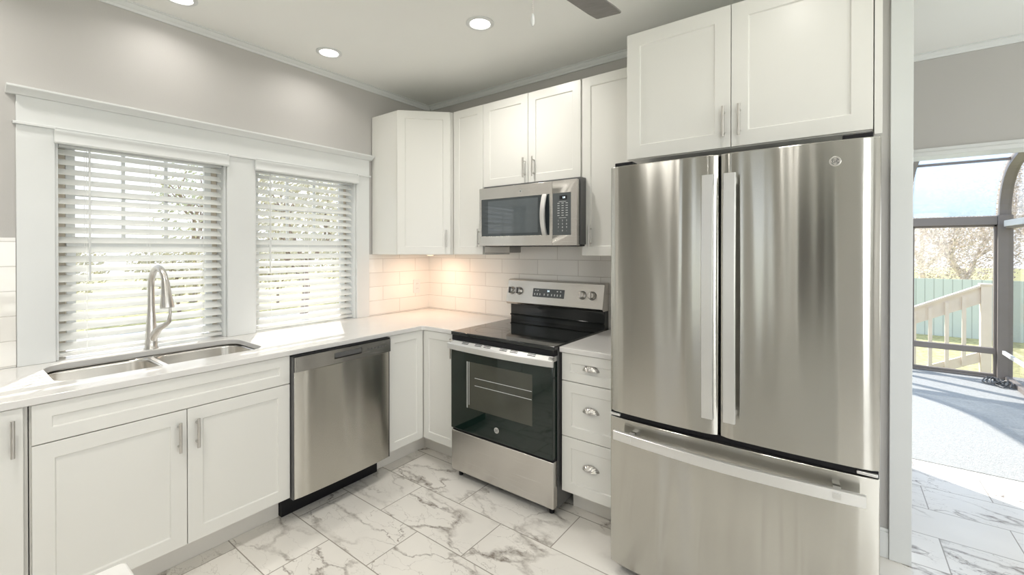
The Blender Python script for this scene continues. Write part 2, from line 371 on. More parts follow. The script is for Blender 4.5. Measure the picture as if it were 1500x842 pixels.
def thing(name, label, cat, loc=(0, 0, 0), rot=0, group=None):
    o = bpy.data.objects.new(name, None); COL.objects.link(o); o.location = loc; o.rotation_euler = (0, 0, rot)
    o.empty_display_size = 0.1
    return tag(o, label, cat, group)
def struct(o): o['kind'] = 'structure'; return o
def copy_tree(o, parent=None):
    c = o.copy(); COL.objects.link(c); c.parent = parent
    for ch in list(o.children): copy_tree(ch, c)
    return c
def text(body, size, mat, parent, x, y, z, name='lettering', ext=0.0004, bold=0.0):
    cu = bpy.data.curves.new(name, 'FONT'); cu.body = body; cu.size = size; cu.extrude = ext; cu.align_x = 'CENTER'; cu.align_y = 'CENTER'; cu.offset = bold
    t = bpy.data.objects.new(name, cu); COL.objects.link(t)
    bpy.context.view_layer.update()
    me = bpy.data.meshes.new_from_object(t); bpy.data.objects.remove(t); bpy.data.curves.remove(cu)
    me.transform(Matrix.Translation((x, y, z)) @ Matrix.Rotation(PI/2, 4, 'X'))
    me.materials.clear(); me.materials.append(mat)
    o = bpy.data.objects.new(name, me); COL.objects.link(o); o.parent = parent
    return o
def rrect(x0, x1, y0, y1, r, n=6):
    pts = []
    for cx, cy, a0 in ((x1-r, y1-r, 0), (x0+r, y1-r, 90), (x0+r, y0+r, 180), (x1-r, y0+r, 270)):
        for k in range(n+1):
            a = R(a0+90*k/n); pts.append((cx+r*math.cos(a), cy+r*math.sin(a)))
    return pts

H = 2.698
CT, CB = 0.915, 0.887      # countertop top / bottom
ROT_L = PI/2               # things on the left (window) wall: local -Y looks into the room

# ================================================================== STRUCTURE
m = MB(); m.box(-0.15, 5.6, -4.75, 1.36, -0.1, 0)
struct(m.build('floor', M_FLOOR, smooth=False))
m = MB(); m.box(1.0, 4.6, 1.361, 4.6, -0.1, 0.004)
o = struct(m.build('floor', M_CARPET, smooth=False)); o['label'] = 'pale carpeted floor of the glazed sunroom'
m = MB(); m.box(-0.15, 5.6, -4.75, 1.36, H, H+0.1)
struct(m.build('ceiling', M_CEIL, smooth=False))
# left wall with two window openings
W1 = (-2.320, -1.609); W2 = (-1.454, -0.739); ZS, ZH = 0.885, 1.988
m = MB()
m.box(-0.15, 0, -4.75, W1[0], 0, H); m.box(-0.15, 0, W1[1], W2[0], 0, H); m.box(-0.15, 0, W2[1], 0.12, 0, H)
for w in (W1, W2): m.box(-0.15, 0, w[0], w[1], 0, ZS); m.box(-0.15, 0, w[0], w[1], ZH, H)
struct(m.build('wall_left', M_WALL, smooth=False))
m = MB(); m.box(0, 3.175, 0, 0.12, 0, H); m.box(3.175, 5.6, 0, 0.12, 2.62, H)
struct(m.build('wall_back', M_WALL, smooth=False))
# dining passage: far wall with the wide opening to the sunroom, its left end wall
m = MB(); m.box(2.6, 3.0, 1.19, 1.36, 0, 3.3); m.box(3.0, 5.6, 1.19, 1.36, 2.062, 3.3); m.box(5.2, 5.6, 1.19, 1.36, 0, 2.062)
struct(m.build('wall_sunroom', M_WALL, smooth=False))
m = MB(); m.box(2.48, 2.6, 0.12, 1.36, 0, H); struct(m.build('wall_passage', M_WALL, smooth=False))
# unseen front and right walls; their openings are added for fill and reflections
m = MB()
FO = ((0.80, 1.16, 0.75, 2.25), (1.88, 2.18, 0.75, 2.25), (2.86, 3.30, 0.0, 2.08), (4.30, 5.30, 0.75, 2.25))   # three windows and a doorway, added for fill and fridge reflection stripes
xp = 0
for x0, x1, z0, z1 in FO:
    m.box(xp, x0, -4.75, -4.6, 0, H); m.box(x0, x1, -4.75, -4.6, z1, H); xp = x1
    if z0: m.box(x0, x1, -4.75, -4.6, 0, z0)
m.box(xp, 5.6, -4.75, -4.6, 0, H)
struct(m.build('wall_front', M_WALL, smooth=False))
m = MB(); m.box(5.5, 5.6, -4.6, -3.15, 0, H); m.box(5.5, 5.6, -1.25, 0.2, 0, H); m.box(5.5, 5.6, 1.0, 1.19, 0, H)
for a, b in ((-3.15, -1.25), (0.2, 1.0)): m.box(5.5, 5.6, a, b, 0, 0.75); m.box(5.5, 5.6, a, b, 2.25, H)
struct(m.build('wall_right', M_WALL, smooth=False))
# unseen dark hall behind the doorway, added to darken the fridge reflection
m = MB(); m.box(2.7, 3.5, -5.9, -5.8, 0, H); m.box(2.6, 2.7, -5.8, -4.75, 0, H); m.box(3.5, 3.6, -5.8, -4.75, 0, H); m.box(2.6, 3.6, -5.8, -4.75, H-0.4, H-0.3); m.box(2.6, 3.6, -5.8, -4.75, -0.1, 0)
struct(m.build('wall_hall', pbr('hall_wall', (0.30, 0.27, 0.24), 0.6), smooth=False))
m = MB()
for x0, x1, z0, z1 in FO:
    m.box(x0-0.09, x0, -4.6, -4.58, max(0.001, z0-0.1), z1+0.1); m.box(x1, x1+0.09, -4.6, -4.58, max(0.001, z0-0.1), z1+0.1); m.box(x0, x1, -4.6, -4.58, z1, z1+0.1)
    if z0: m.box(x0, x1, -4.6, -4.56, z0-0.04, z0)
struct(m.build('trim_8', M_TRIM, bevel=0.002))

# crown moulding (thin two-step) along walls
def crown_poly(sgn=1):   # (offset from wall, z)
    return [(0, H-0.040), (0.008, H-0.040), (0.010, H-0.028), (0.020, H-0.020), (0.024, H-0.008), (0.034, H-0.006), (0.034, H-0.0005), (0, H-0.0005)]
P = crown_poly()
m = MB(); m.prism_y([(x+0.0005, z) for x, z in P], -4.6, -0.0005); struct(m.build('trim_1', M_TRIM))
m = MB(); m.prism_x([(-x-0.0005, z) for x, z in P], 0.035, 3.174); struct(m.build('trim_2', M_TRIM))
m = MB(); m.prism_x([(1.19-x-0.0005, z) for x, z in P], 2.601, 5.499); struct(m.build('trim_3', M_TRIM))
# window casing: legs, mullion, head, crown cap, little ledges
m = MB(); cx = 0.018
for y0, y1 in ((-2.440, W1[0]), (W1[1], W2[0]), (W2[1], -0.631)): m.box(0.0005, cx, y0, y1, CT+0.0005, 1.990)
m.box(0.0005, cx+0.002, -2.440, -0.631, 1.9905, 2.118)
m.prism_y([(0.0005, 2.1185), (0.022, 2.1185), (0.030, 2.128), (0.052, 2.140), (0.058, 2.144), (0.058, 2.153), (0.0005, 2.153)], -2.470, -0.608)
for y0, y1 in ((-2.450, W1[0]), (W1[1]+0.001, W2[0]-0.001), (W2[1], -0.622)):
    m.box(0.0005, 0.030, y0, y1, 1.989, 2.001)
m.box(0.0005, 0.024, -2.45, -0.622, 1.995, 2.002)
# jamb liners
for w in (W1, W2):
    m.box(-0.149, 0.0, w[0]+0.0003, w[0]+0.012, CT+0.001, ZH); m.box(-0.149, 0.0, w[1]-0.012, w[1]-0.0003, CT+0.001, ZH); m.box(-0.149, 0.0, w[0], w[1], ZH-0.012, ZH-0.0003)
struct(m.build('trim_4', M_TRIM, bevel=0.0015))
# opening casing at the end of the back wall, baseboard beside the fridge
m = MB(); m.box(3.112, 3.180, -0.020, -0.0005, 0.0005, 2.66); m.box(3.176, 3.190, -0.020, 0.140, 0.0005, 2.62)
struct(m.build('trim_5', M_TRIM, bevel=0.002))
m = MB(); m.box(3.035, 3.1115, -0.014, -0.0005, 0.0005, 0.12); m.box(3.035, 3.1115, -0.010, -0.0005, 0.12, 0.135)
struct(m.build('baseboard_back', M_TRIM, bevel=0.002))
m = MB(); m.box(3.0, 5.2, 1.172, 1.37, 2.034, 2.061); m.box(3.0, 5.2, 1.178, 1.1895, 2.061, 2.085)
struct(m.build('trim_6', M_TRIM, bevel=0.002))

# windows
def window(n, w, gy0, gy1, cols):
    zt, zb, zm = 1.94, 0.955, 1.46
    r = MB(); X0, X1 = -0.145, -0.105
    y0, y1 = w[0]+0.013, w[1]-0.013
    r.box(X0, X1, y0, gy0-0.035, CT+0.002, ZH-0.013); r.box(X0, X1, gy1+0.035, y1, CT+0.002, ZH-0.013)
    r.box(X0, X1, gy0-0.035, gy1+0.035, 1.965, ZH-0.013)
    root = struct(r.build('window_%d' % n, M_SASH, bevel=0.002))
    # top sash and bottom sash
    for nm, a, b, xo in (('upper_sash', zm-0.01, zt+0.024, -0.128), ('lower_sash', CT+0.03, zm+0.02, -0.112)):
        s = MB(); t = 0.022
        s.box(xo, xo+t, gy0-0.034, gy0, a, b); s.box(xo, xo+t, gy1, gy1+0.034, a, b)
        s.box(xo, xo+t, gy0, gy1, a, a+0.035); s.box(xo, xo+t, gy0, gy1, b-0.03, b)
        if nm == 'upper_sash':
            for k in range(1, cols): yy = gy0+(gy1-gy0)*k/cols; s.box(xo+0.004, xo+t-0.004, yy-0.008, yy+0.008, a+0.035, b-0.03)
            zz = (a+b)/2; s.box(xo+0.004, xo+t-0.004, gy0, gy1, zz-0.008, zz+0.008)
        so_ = s.build(nm, M_TRIM if n == 1 else M_TRIM, root, bevel=0.0015)
        g = MB(); g.box(xo+0.009, xo+0.013, gy0, gy1, a+0.035, b-0.03); g.build('pane', M_GLASS, so_, smooth=False)
    return root
window(1, W1, -2.236, -1.686, 3)
window(2, W2, -1.385, -0.808, 3)
# unseen overhang, added to cut off the sun beyond the counter
m = MB(); m.box(-1.12, -0.16, -6.0, 1.5, 2.50, 2.60); m.box(-1.16, -1.12, -6.0, 1.5, 2.46, 2.64)
struct(m.build('trim_9', M_TRIM))

# ================================================================== BACKSPLASH
BS = thing('tile_backsplash', 'white glossy subway tile backsplash in the corner under the wall cabinets and behind the stove', 'backsplash', (0, 0, CT+0.001))
m = MB(); m.box(0.0005, 2.10, -0.008, -0.0005, 0, 1.864-CT); m.build('back_tiles', M_SUBX, BS, smooth=False)
m = MB(); m.box(0.0005, 0.008, -0.629, -0.0085, 0, 1.394-CT); m.build('side_tiles', M_SUBY, BS, smooth=False)
B2 = thing('tile_backsplash', 'short white subway tile strip on the wall left of the window casing', 'backsplash', (0, -2.8, CT+0.001))
m = MB(); m.box(0.0005, 0.008, -0.4, 2.8-2.4415, 0, 1.486-CT); m.build('side_tiles', M_SUBY, B2, smooth=False)

# ================================================================== CABINET KIT
def shaker(mb, x0, x1, z0, z1, yf, t=0.019, st=0.057, rec=0.007):
    """one shaker front: outer slab with a recessed flat panel, front faces -Y"""
    o_ = [(x0, z0), (x1, z0), (x1, z1), (x0, z1)]; i_ = [(x0+st, z0+st), (x1-st, z0+st), (x1-st, z1-st), (x0+st, z1-st)]
    e = 0.0035; p_ = [(x0+st+e, z0+st+e), (x1-st-e, z0+st+e), (x1-st-e, z1-st-e), (x0+st+e, z1-st-e)]
    rings = [[(x, yf+t, z) for x, z in o_], [(x, yf, z) for x, z in o_], [(x, yf, z) for x, z in i_], [(x, yf+rec, z) for x, z in p_]]
    mb.loft(rings); return mb
def bar_pull(parent, x, zc, yf, L=0.128, M=None, horiz=False):
    b = MB(M); d = 0.030
    b.tube([(x, yf-d, zc-L/2), (x, yf-d, zc+L/2)], 0.0058, 12)
    for s_ in (-1, 1): b.cyl((x, yf-d, zc+s_*L*0.33), (x, yf-0.0003, zc+s_*L*0.33), 0.0042, 10)
    return b.build('handle', M_NICKEL, parent)
def cup_pull(parent, x, z, yf):
    b = MB(); a, h, d = 0.046, 0.027, 0.024; nu, nv = 61, 8; rings = []
    for j in range(nv+1):
        q = math.cos(j/nv*PI/2); dd = math.sin(j/nv*PI/2); ring = []     # q: 1 at the drawer face, 0 at the crest
        for i in range(nu):
            u = PI*i/(nu-1); k = 1+0.075*math.cos(u*16)*(0.25+0.75*q)
            ring.append((x+a*math.cos(u)*q*(1 if j else 1.03), yf-0.0010-d*dd*k, z-0.012+h*math.sin(u)*q*(0.25+0.75*k)))
        rings.append(ring)
    b.loft(rings, False, False, closed=False)
    b.box(x-a*1.02, x+a*1.02, yf-0.0022, yf-0.0003, z-0.015, z-0.0095)
    o = b.build('handle', M_NICKEL, parent, ang=70)
    s = o.modifiers.new('thick', 'SOLIDIFY'); s.thickness = 0.0018
    return o
YD, TD = -0.645, 0.019     # base door face, thickness
def base_box(T, w, face=-0.6255, toe=-0.515, back=-0.003):
    b = MB(); b.box(0, w, face, back, 0.140, CB-0.001); b.build('carcass', M_CABIN, T, bevel=0.001)
    b = MB(); b.box(0.001, w-0.001, toe, back-0.02, 0.0005, 0.1395); b.build('toe_kick', M_TOE, T)

# sink base
SW = 0.911
T = thing('base_cabinet', 'white shaker base cabinet under the sink with two doors and bar handles', 'cabinet', (0, -2.462, 0), ROT_L)
b = MB(); b.box(0, 0.018, -0.6255, -0.003, 0.140, CB-0.001); b.box(SW-0.018, SW, -0.6255, -0.003, 0.140, CB-0.001); b.box(0.018, SW-0.018, -0.6255, -0.003, 0.140, 0.158); b.box(0.018, SW-0.018, -0.015, -0.003, 0.158, CB-0.001)
b.box(0.018, SW-0.018, -0.6255, -0.608, CB-0.03, CB-0.001); b.box(0.018, SW-0.018, -0.6255, -0.608, 0.72, 0.76); b.build('carcass', M_CABIN, T, bevel=0.001)
b = MB(); b.box(0.001, SW-0.001, -0.515, -0.023, 0.0005, 0.1395); b.build('toe_kick', M_TOE, T)
b = MB(); shaker(b, 0.004, SW-0.003, 0.742, 0.884, YD, st=0.050); b.build('false_front', M_CAB, T, bevel=0.0012)
mid = 0.463
for x0, x1, hx in ((0.004, mid-0.0015, mid-0.032), (mid+0.0015, SW-0.003, mid+0.034)):
    b = MB(); shaker(b, x0, x1, 0.147, 0.738, YD); d = b.build('door', M_CAB, T, bevel=0.0012); bar_pull(d, hx, 0.630, YD)
# left neighbour
T = thing('base_cabinet', 'white shaker base cabinet left of the sink cabinet with one tall bar handle', 'cabinet', (0, -3.150, 0), ROT_L)
w = 0.676; base_box(T, w)
b = MB(); shaker(b, 0.230, w-0.004, 0.147, 0.884, YD); d = b.build('door', M_CAB, T, bevel=0.0012); bar_pull(d, w-0.030, 0.788, YD)
b = MB(); shaker(b, 0.004, 0.227, 0.147, 0.884, YD); d = b.build('door', M_CAB, T, bevel=0.0012)
b = MB(); b.box(w+0.0005, w+0.0085, -0.622, -0.30, 0.141, CB-0.001); b.build('filler_strip', M_CABIN, T)
# corner base (L shaped)
T = thing('corner_base_cabinet', 'white L-shaped corner base cabinet between the dishwasher and the stove', 'cabinet', (0, 0, 0))
xr, yl = 0.957, -0.940
b = MB(); b.prism([(0.003, -0.009), (xr, -0.009), (xr, -0.6255), (0.6255, -0.6255), (0.6255, yl), (0.003, yl)], 0.140, CB-0.001); b.build('carcass', M_CABIN, T, bevel=0.001)
b = MB(); b.prism([(0.02, -0.02), (xr-0.001, -0.02), (xr-0.001, -0.515), (0.515, -0.515), (0.515, yl+0.001), (0.02, yl+0.001)], 0.0005, 0.1395); b.build('toe_kick', M_TOE, T)
ML = Matrix.Translation((0, yl, 0)) @ Matrix.Rotation(PI/2, 4, 'Z')
b = MB(ML); shaker(b, 0.003, -yl-0.6475, 0.147, 0.884, YD, st=0.050); b.build('door', M_CAB, T, bevel=0.0012)
b = MB(); shaker(b, 0.6475, xr-0.004, 0.147, 0.884, YD, st=0.050); d = b.build('door', M_CAB, T, bevel=0.0012); bar_pull(d, xr-0.026, 0.800, YD)
# drawer base
DX = 1.734; w = 0.362
T = thing('drawer_cabinet', 'white base cabinet with three drawers and shell cup pulls between stove and fridge', 'cabinet', (DX, 0, 0))
base_box(T, w, back=-0.009)
for z0, z1 in ((0.739, 0.884), (0.444, 0.735), (0.147, 0.440)):
    b = MB(); shaker(b, 0.003, w-0.003, z0, z1, YD, st=0.048 if z1 > 0.8 else 0.055); d = b.build('drawer', M_CAB, T, bevel=0.0012)
    cup_pull(d, w/2-0.010, (z0+z1)/2+0.016 if z1 < 0.8 else (z0+z1)/2+0.010, YD + (0.007))

# countertops
sinkhole = rrect(0.078, 0.490, -2.375, -1.600, 0.085, 8)
outer = [(0.0095, -0.0095), (0.9585, -0.0095), (0.9585, -0.655), (0.672, -0.655), (0.655, -0.672), (0.655, -3.15), (0.0095, -3.15), (0.0095, W1[0]+0.0005), (-0.104, W1[0]+0.0005), (-0.104, W1[1]-0.0005), (0.0095, W1[1]-0.0005), (0.0095, W2[0]+0.0005), (-0.104, W2[0]+0.0005), (-0.104, W2[1]-0.0005), (0.0095, W2[1]-0.0005)]
m = MB(); m.plate(outer, [sinkhole], CB, CT)
tag(m.build('countertop', M_QUARTZ, bevel=0.003), 'long white quartz countertop under the windows, running around the corner to the stove', 'countertop')
m = MB(); m.prism([(1.726, -0.0095), (2.098, -0.0095), (2.098, -0.655), (1.726, -0.655)], CB, CT)
tag(m.build('countertop', M_QUARTZ, bevel=0.003), 'short white quartz countertop between the stove and the fridge', 'countertop')

# ================================================================== SINK AND FAUCET
T = thing('kitchen_sink', 'double-bowl stainless steel sink set under the countertop by the window', 'sink', (0, 0, 0))
def bowl(y0, y1, x0, x1):
    b = MB(); rings = []
    for ins, z, r in ((0, CB-0.0035, 0.075), (0.002, CB-0.02, 0.075), (0.006, 0.72, 0.070), (0.016, 0.702, 0.062), (0.04, 0.695, 0.05), (0.15, 0.692, 0.03)):
        rings.append([(x, y, z) for x, y in rrect(x0+ins, x1-ins, y0+ins, y1-ins, max(r, 0.02), 8)])
    b.loft(rings, False, True)
    o = b.build('bowl', M_SINK, T); s = o.modifiers.new('thick', 'SOLIDIFY'); s.thickness = 0.0015; s.offset = 1
    b = MB(); cx_, cy_ = (x0+x1)/2, (y0+y1)/2; b.lathe([(0.045, 0.6925), (0.043, 0.6955), (0.034, 0.6945), (0.030, 0.690), (0.0, 0.690)][:4], (cx_, cy_, 0), 28)
    b.build('drain', M_NICKEL, T)
bowls = ((-2.384, -2.008), (-1.989, -1.591))
for a, c in bowls: bowl(a, c, 0.068, 0.500)
m = MB(); m.plate(rrect(0.040, 0.530, -2.41, -1.565, 0.09, 8), [rrect(0.068, 0.500, a, c, 0.075, 8) for a, c in bowls], CB-0.0035, CB-0.0005)
m.build('rim', M_SINK, T)

T = thing('kitchen_faucet', 'brushed nickel gooseneck pull-down faucet standing behind the sink', 'faucet', (0.028, -1.972, CT), R(5))
b = MB(); b.lathe([(0.031, 0.0005), (0.031, 0.004), (0.027, 0.008), (0.0265, 0.03), (0.024, 0.08), (0.0215, 0.13), (0.0175, 0.19)], seg=28); b.build('body', M_NICKEL, T, ang=60)
path = [(0, 0, 0.17), (0, 0, 0.25)]; rad = [0.0175, 0.0155]
for k in range(0, 15):
    a = PI - k/14*R(160); rr = 0.088; path.append((0.088+rr*math.cos(a), 0, 0.325+1.15*rr*math.sin(a))); rad.append(0.0145)
b = MB(); b.tube(path, rad, 18); b.build('spout', M_NICKEL, T, ang=60)
ex, ez = path[-1][0], path[-1][2]
b = MB(); b.tube([(ex-0.003, 0, ez+0.008), (ex+0.003, 0, ez-0.012), (ex+0.012, 0, ez-0.06), (ex+0.022, 0, ez-0.125), (ex+0.024, 0, ez-0.134)], [0.0155, 0.018, 0.0215, 0.0300, 0.0285], 22); b.build('spray_head', M_NICKEL, T, ang=60)
b = MB(Matrix.Rotation(R(27), 4, 'Z')); b.tube([(0.0, 0.0, 0.035), (0.022, -0.004, 0.075), (0.050, -0.007, 0.105), (0.085, -0.010, 0.125), (0.112, -0.012, 0.145), (0.118, -0.012, 0.185), (0.118, -0.012, 0.215)], [0.021, 0.019, 0.016, 0.013, 0.010, 0.0068, 0.0055], 16); b.build('handle', M_NICKEL, T, ang=60)

# ================================================================== DISHWASHER
T = thing('dishwasher', 'stainless steel dishwasher with pocket handle beside the sink cabinet', 'dishwasher', (0, -1.548, 0), ROT_L)
w = 0.604
b = MB(); b.box(0.006, w-0.006, -0.625, -0.03, 0.125, CB-0.004); b.build('tub', M_DARK, T)
b = MB(); b.box(0.0, w, -0.540, -0.505, 0.002, 0.124); b.build('toe_panel', M_DARK, T, bevel=0.001)
def bowed(mb, x0, x1, z0, z1, yb, yf, bow, n=16, r=0.004):
    pts = [(x1, yb), (x0, yb)]
    for i in range(n+1):
        u = i/n; x = x0+(x1-x0)*u; y = yf-bow*(1-(2*u-1)**2)
        e = min(x-x0, x1-x); y += 0 if e > 0 else r
        pts.append((x, y))
    mb.prism(pts, z0, z1); return mb
b = MB(); bowed(b, 0.004, w-0.004, 0.137, 0.798, -0.628, -0.672, 0.009); b.build('door', M_STEELD, T, bevel=0.003)
cp = MB()
ya, yb_ = -0.628, -0.684
cp.box(0.004, 0.222, yb_, ya, 0.800, 0.877); cp.box(0.396, w-0.004, yb_, ya, 0.800, 0.877)
cp.box(0.222, 0.396, yb_, ya, 0.860, 0.877); cp.box(0.222, 0.396, yb_, ya, 0.800, 0.826); cp.box(0.222, 0.396, ya-0.012, ya, 0.826, 0.860)
c_ = cp.build('control_panel', M_STEEL2, T)
b = MB(); b.prism_x([(yb_-0.001, 0.832), (yb_-0.002, 0.858), (yb_+0.012, 0.861), (yb_+0.012, 0.846)], 0.226, 0.392); b.box(0.224, 0.394, ya-0.0145, ya-0.0122, 0.828, 0.858); b.build('pocket_handle', M_GREY, c_, bevel=0.001)
for x, bw in ((0.430, 0.018), (0.455, 0.012), (0.479, 0.012), (0.503, 0.012), (0.527, 0.012), (0.551, 0.012)):
    b = MB(); b.box(x, x+bw, yb_-0.0008, yb_, 0.838, 0.846); b.build('button', M_GREY, c_)
b = MB(); b.box(0.0, w, -0.676, -0.628, 0.8775, 0.884); b.build('top_gap_shade', M_DARK, T)  # dark strip stands in for the shaded gap above the door
for ex0 in (-0.0005, w-0.0035):
    b = MB(); b.box(ex0, ex0+0.004, -0.668, -0.628, 0.137, 0.877); b.build('edge_trim', M_GREY, T)

# ================================================================== RANGE
RX, RW = 0.9650, 0.7560
T = thing('electric_range', 'freestanding stainless electric range with black glass cooktop and oven door', 'stove', (RX, 0, 0))
b = MB(); b.box(0.002, RW-0.002, -0.655, -0.012, 0.045, 0.898); b.build('body', M_GREY, T, bevel=0.002)
b = MB(); b.box(-0.0015, RW+0.0015, -0.700, -0.075, 0.8985, 0.921); ct = b.build('cooktop', M_CGLASS, T, bevel=0.004)
b = MB()
def ring_(mb, x, y, r0, r1, z):
    n = 40; a = [(x+r0*math.cos(i*2*PI/n), y+r0*math.sin(i*2*PI/n), z) for i in range(n)]; c = [(x+r1*math.cos(i*2*PI/n), y+r1*math.sin(i*2*PI/n), z) for i in range(n)]
    mb.loft([a, c], False, False)
for x, y, r in ((0.19, -0.52, 0.11), (0.57, -0.52, 0.085), (0.19, -0.24, 0.08), (0.57, -0.24, 0.11), (0.38, -0.2, 0.05)): ring_(b, x, y, r, r-0.0015, 0.9213)
b.build('burner_ring', M_PANEL, ct)
# front edge below cooktop
b = MB(); b.box(0.003, RW-0.003, -0.694, -0.656, 0.866, 0.898); b.build('front_edge', M_DARK, T, bevel=0.002)
# oven door: glass slab, window, handle with vent slots
b = MB(); b.box(0.005, RW-0.005, -0.706, -0.6565, 0.318, 0.838); dr = b.build('oven_door', M_BGLASS, T, bevel=0.004)
b = MB()
x0, x1, z0, z1 = 0.135, 0.622, 0.470, 0.752
b.box(x0, x1, -0.7066, -0.7061, z0, z1); b.build('oven_window', pbr('oven_window_glass', (0.060, 0.062, 0.050), 0.06, var=0.1, spec=0.5), dr)
b = MB()
for z in (0.66, 0.615): b.tube([(x0+0.07, -0.7072, z), (x1-0.004, -0.7072, z)], 0.0016, 6)
b.box(x0+0.006, x0+0.011, -0.7074, -0.7067, z0, z1); b.box(x0+0.022, x0+0.025, -0.7074, -0.7067, z0+0.02, z1)
b.build('oven_rack', M_PRINT, dr)
# handle: arched full-width bar
hm = MB(); n = 24; rings = []
for i in range(n+1):
    u = i/n; x = -0.006+u*(RW+0.012); y = -0.728-0.026*math.sin(PI*u)**0.6; zc = 0.838
    rings.append([(x, y, zc-0.019), (x, y+0.004, zc-0.021), (x, y+0.012, zc-0.021), (x, y+0.014, zc+0.014), (x, y+0.004, zc+0.016), (x, y, zc+0.012)])
hm.loft(rings)
for xx in (0.004, RW-0.022): hm.box(xx, xx+0.018, -0.722, -0.700, 0.838, 0.864)
hm.build('handle', M_HANDLE, dr, ang=40)
b = MB(); b.prism_x([(-0.657, 0.8385), (-0.715, 0.8385), (-0.719, 0.846), (-0.697, 0.8655), (-0.657, 0.8655)], 0.005, RW-0.005); vt = b.build('vent_trim', M_HANDLE, T, bevel=0.001)
for g0 in (0.10, 0.205, 0.275, 0.395, 0.470, 0.590):
    for t0 in (0.42, 0.74):
        b = MB(); q = [(-0.719+0.022*t+dy, 0.846+0.0195*t+dy*-1.1) for t, dy in ((t0, -0.0006), (t0+0.15, -0.0006), (t0+0.15, 0.002), (t0, 0.002))]
        b.prism_x(q, g0, g0+0.052); b.build('vent_slot', M_DARK, vt)
for k in range(4): b = MB(); b.box(RW-0.0050, RW-0.0035, -0.712, -0.690, 0.842+k*0.006, 0.8445+k*0.006); b.build('vent_slot', M_DARK, vt)
b = MB(); b.box(0.004, RW-0.004, -0.700, -0.6565, 0.055, 0.304); b.build('storage_drawer', M_STEEL2, T, bevel=0.004)
b = MB(); b.box(0.006, RW-0.006, -0.690, -0.6565, 0.3045, 0.3175); b.build('drawer_gap', M_DARK, T)
for x in (0.03, RW-0.05):
    for y in (-0.64, -0.08):
        b = MB(); b.cyl((x, y, 0.0008), (x, y, 0.0445), 0.014, 14); b.build('foot', M_DARK, T)
# backguard: black riser and tilted steel console
b = MB(); b.box(0.002, RW-0.002, -0.074, -0.012, 0.8985, 1.034); bk = b.build('backguard', M_CGLASS, T, bevel=0.003)
b = MB(); b.prism_x([(-0.074, 0.948), (-0.082, 0.951), (-0.084, 0.958), (-0.074, 0.961)], 0.003, RW-0.003); b.build('ledge', M_CGLASS, bk)
cs = MB(); cs.prism_x([(-0.012, 1.0345), (-0.100, 1.0345), (-0.112, 1.050), (-0.078, 1.208), (-0.060, 1.216), (-0.012, 1.216)], -0.016, RW+0.002)
con = cs.build('console', M_STEEL2, T, bevel=0.002)
sl_ = math.atan2(0.034, 0.158)      # console face slope
MC = Matrix.Translation((0, -0.095, 1.129)) @ Matrix.Rotation(-sl_, 4, 'X')
b = MB(MC); b.box(0.215, 0.470, -0.0018, 0.001, -0.030, 0.030); ds = b.build('display', M_PANEL, con, bevel=0.0006)
t_ = text('14', 0.020, M_LED, ds, 0.342, -0.0024, 0.014, 'clock_digits'); t_.data.transform(MC)
for x in (0.232, 0.252, 0.410, 0.436): b = MB(MC); b.box(x, x+0.010, -0.0024, -0.0018, 0.012, 0.019); b.build('key', M_PRINT, ds)
for x in (0.228, 0.250, 0.272, 0.308, 0.338, 0.368, 0.392, 0.414, 0.438): b = MB(MC); b.box(x, x+0.007, -0.0024, -0.0018, -0.018, -0.004); b.build('key', M_PRINT, ds)
for x in (0.018+0.004, 0.088+0.002, 0.600, 0.672):
    b = MB(MC); b.lathe([(0.026, 0.0), (0.0265, 0.004), (0.0235, 0.006), (0.022, 0.026), (0.019, 0.029)], (x+0.006, 0, 0.004), 28, 'Y'); kn = b.build('knob', M_NICKEL, con)
    b = MB(MC); b.box(x+0.001, x+0.011, -0.038, -0.029, -0.018, 0.026); b.build('grip', M_GREY if x < 0.3 else M_NICKEL, kn, bevel=0.002)
    b = MB(MC); b.lathe([(0.0285, 0.0002), (0.0285, 0.0012)], (x+0.006, 0, 0.004), 28, 'Y'); b.build('collar', M_GREY, kn)
def badge(parent, x, y, z, r, name='badge', mat=None):
    b = MB(); b.lathe([(r, 0.0), (r, 0.0012), (r*0.93, 0.0020), (r*0.88, 0.0020), (r*0.86, 0.0012)], (x, y, z), 32, 'Y'); o = b.build(name, mat or M_HANDLE, parent)
    b = MB()
    for k in range(4):
        a0 = R(45+90*k); pth = [(x+r*0.62*math.cos(a0+t*0.9), y-0.0019, z+r*0.62*math.sin(a0+t*0.9)) for t in [i/8-0.5 for i in range(9)]]
        b.tube(pth, r*0.05, 6)
    b.build('emblem', M_PANEL, o)
    text('GE', r*0.85, M_PANEL, o, x, y-0.0018, z, 'lettering')
    return o
badge(dr, 0.372, -0.7062, 0.386, 0.017)

# ================================================================== MICROWAVE
MX = 0.958; MW = 0.747; Z0, Z1 = 1.458, 1.846
T = thing('over_range_microwave', 'stainless over-the-range microwave mounted below the double-door wall cabinet', 'microwave', (MX, 0, Z0))
hh = Z1-Z0
b = MB(); b.box(0.012, MW+0.008, -0.385, -0.012, 0.006, hh+0.015); b.build('case', M_GREY, T, bevel=0.002)
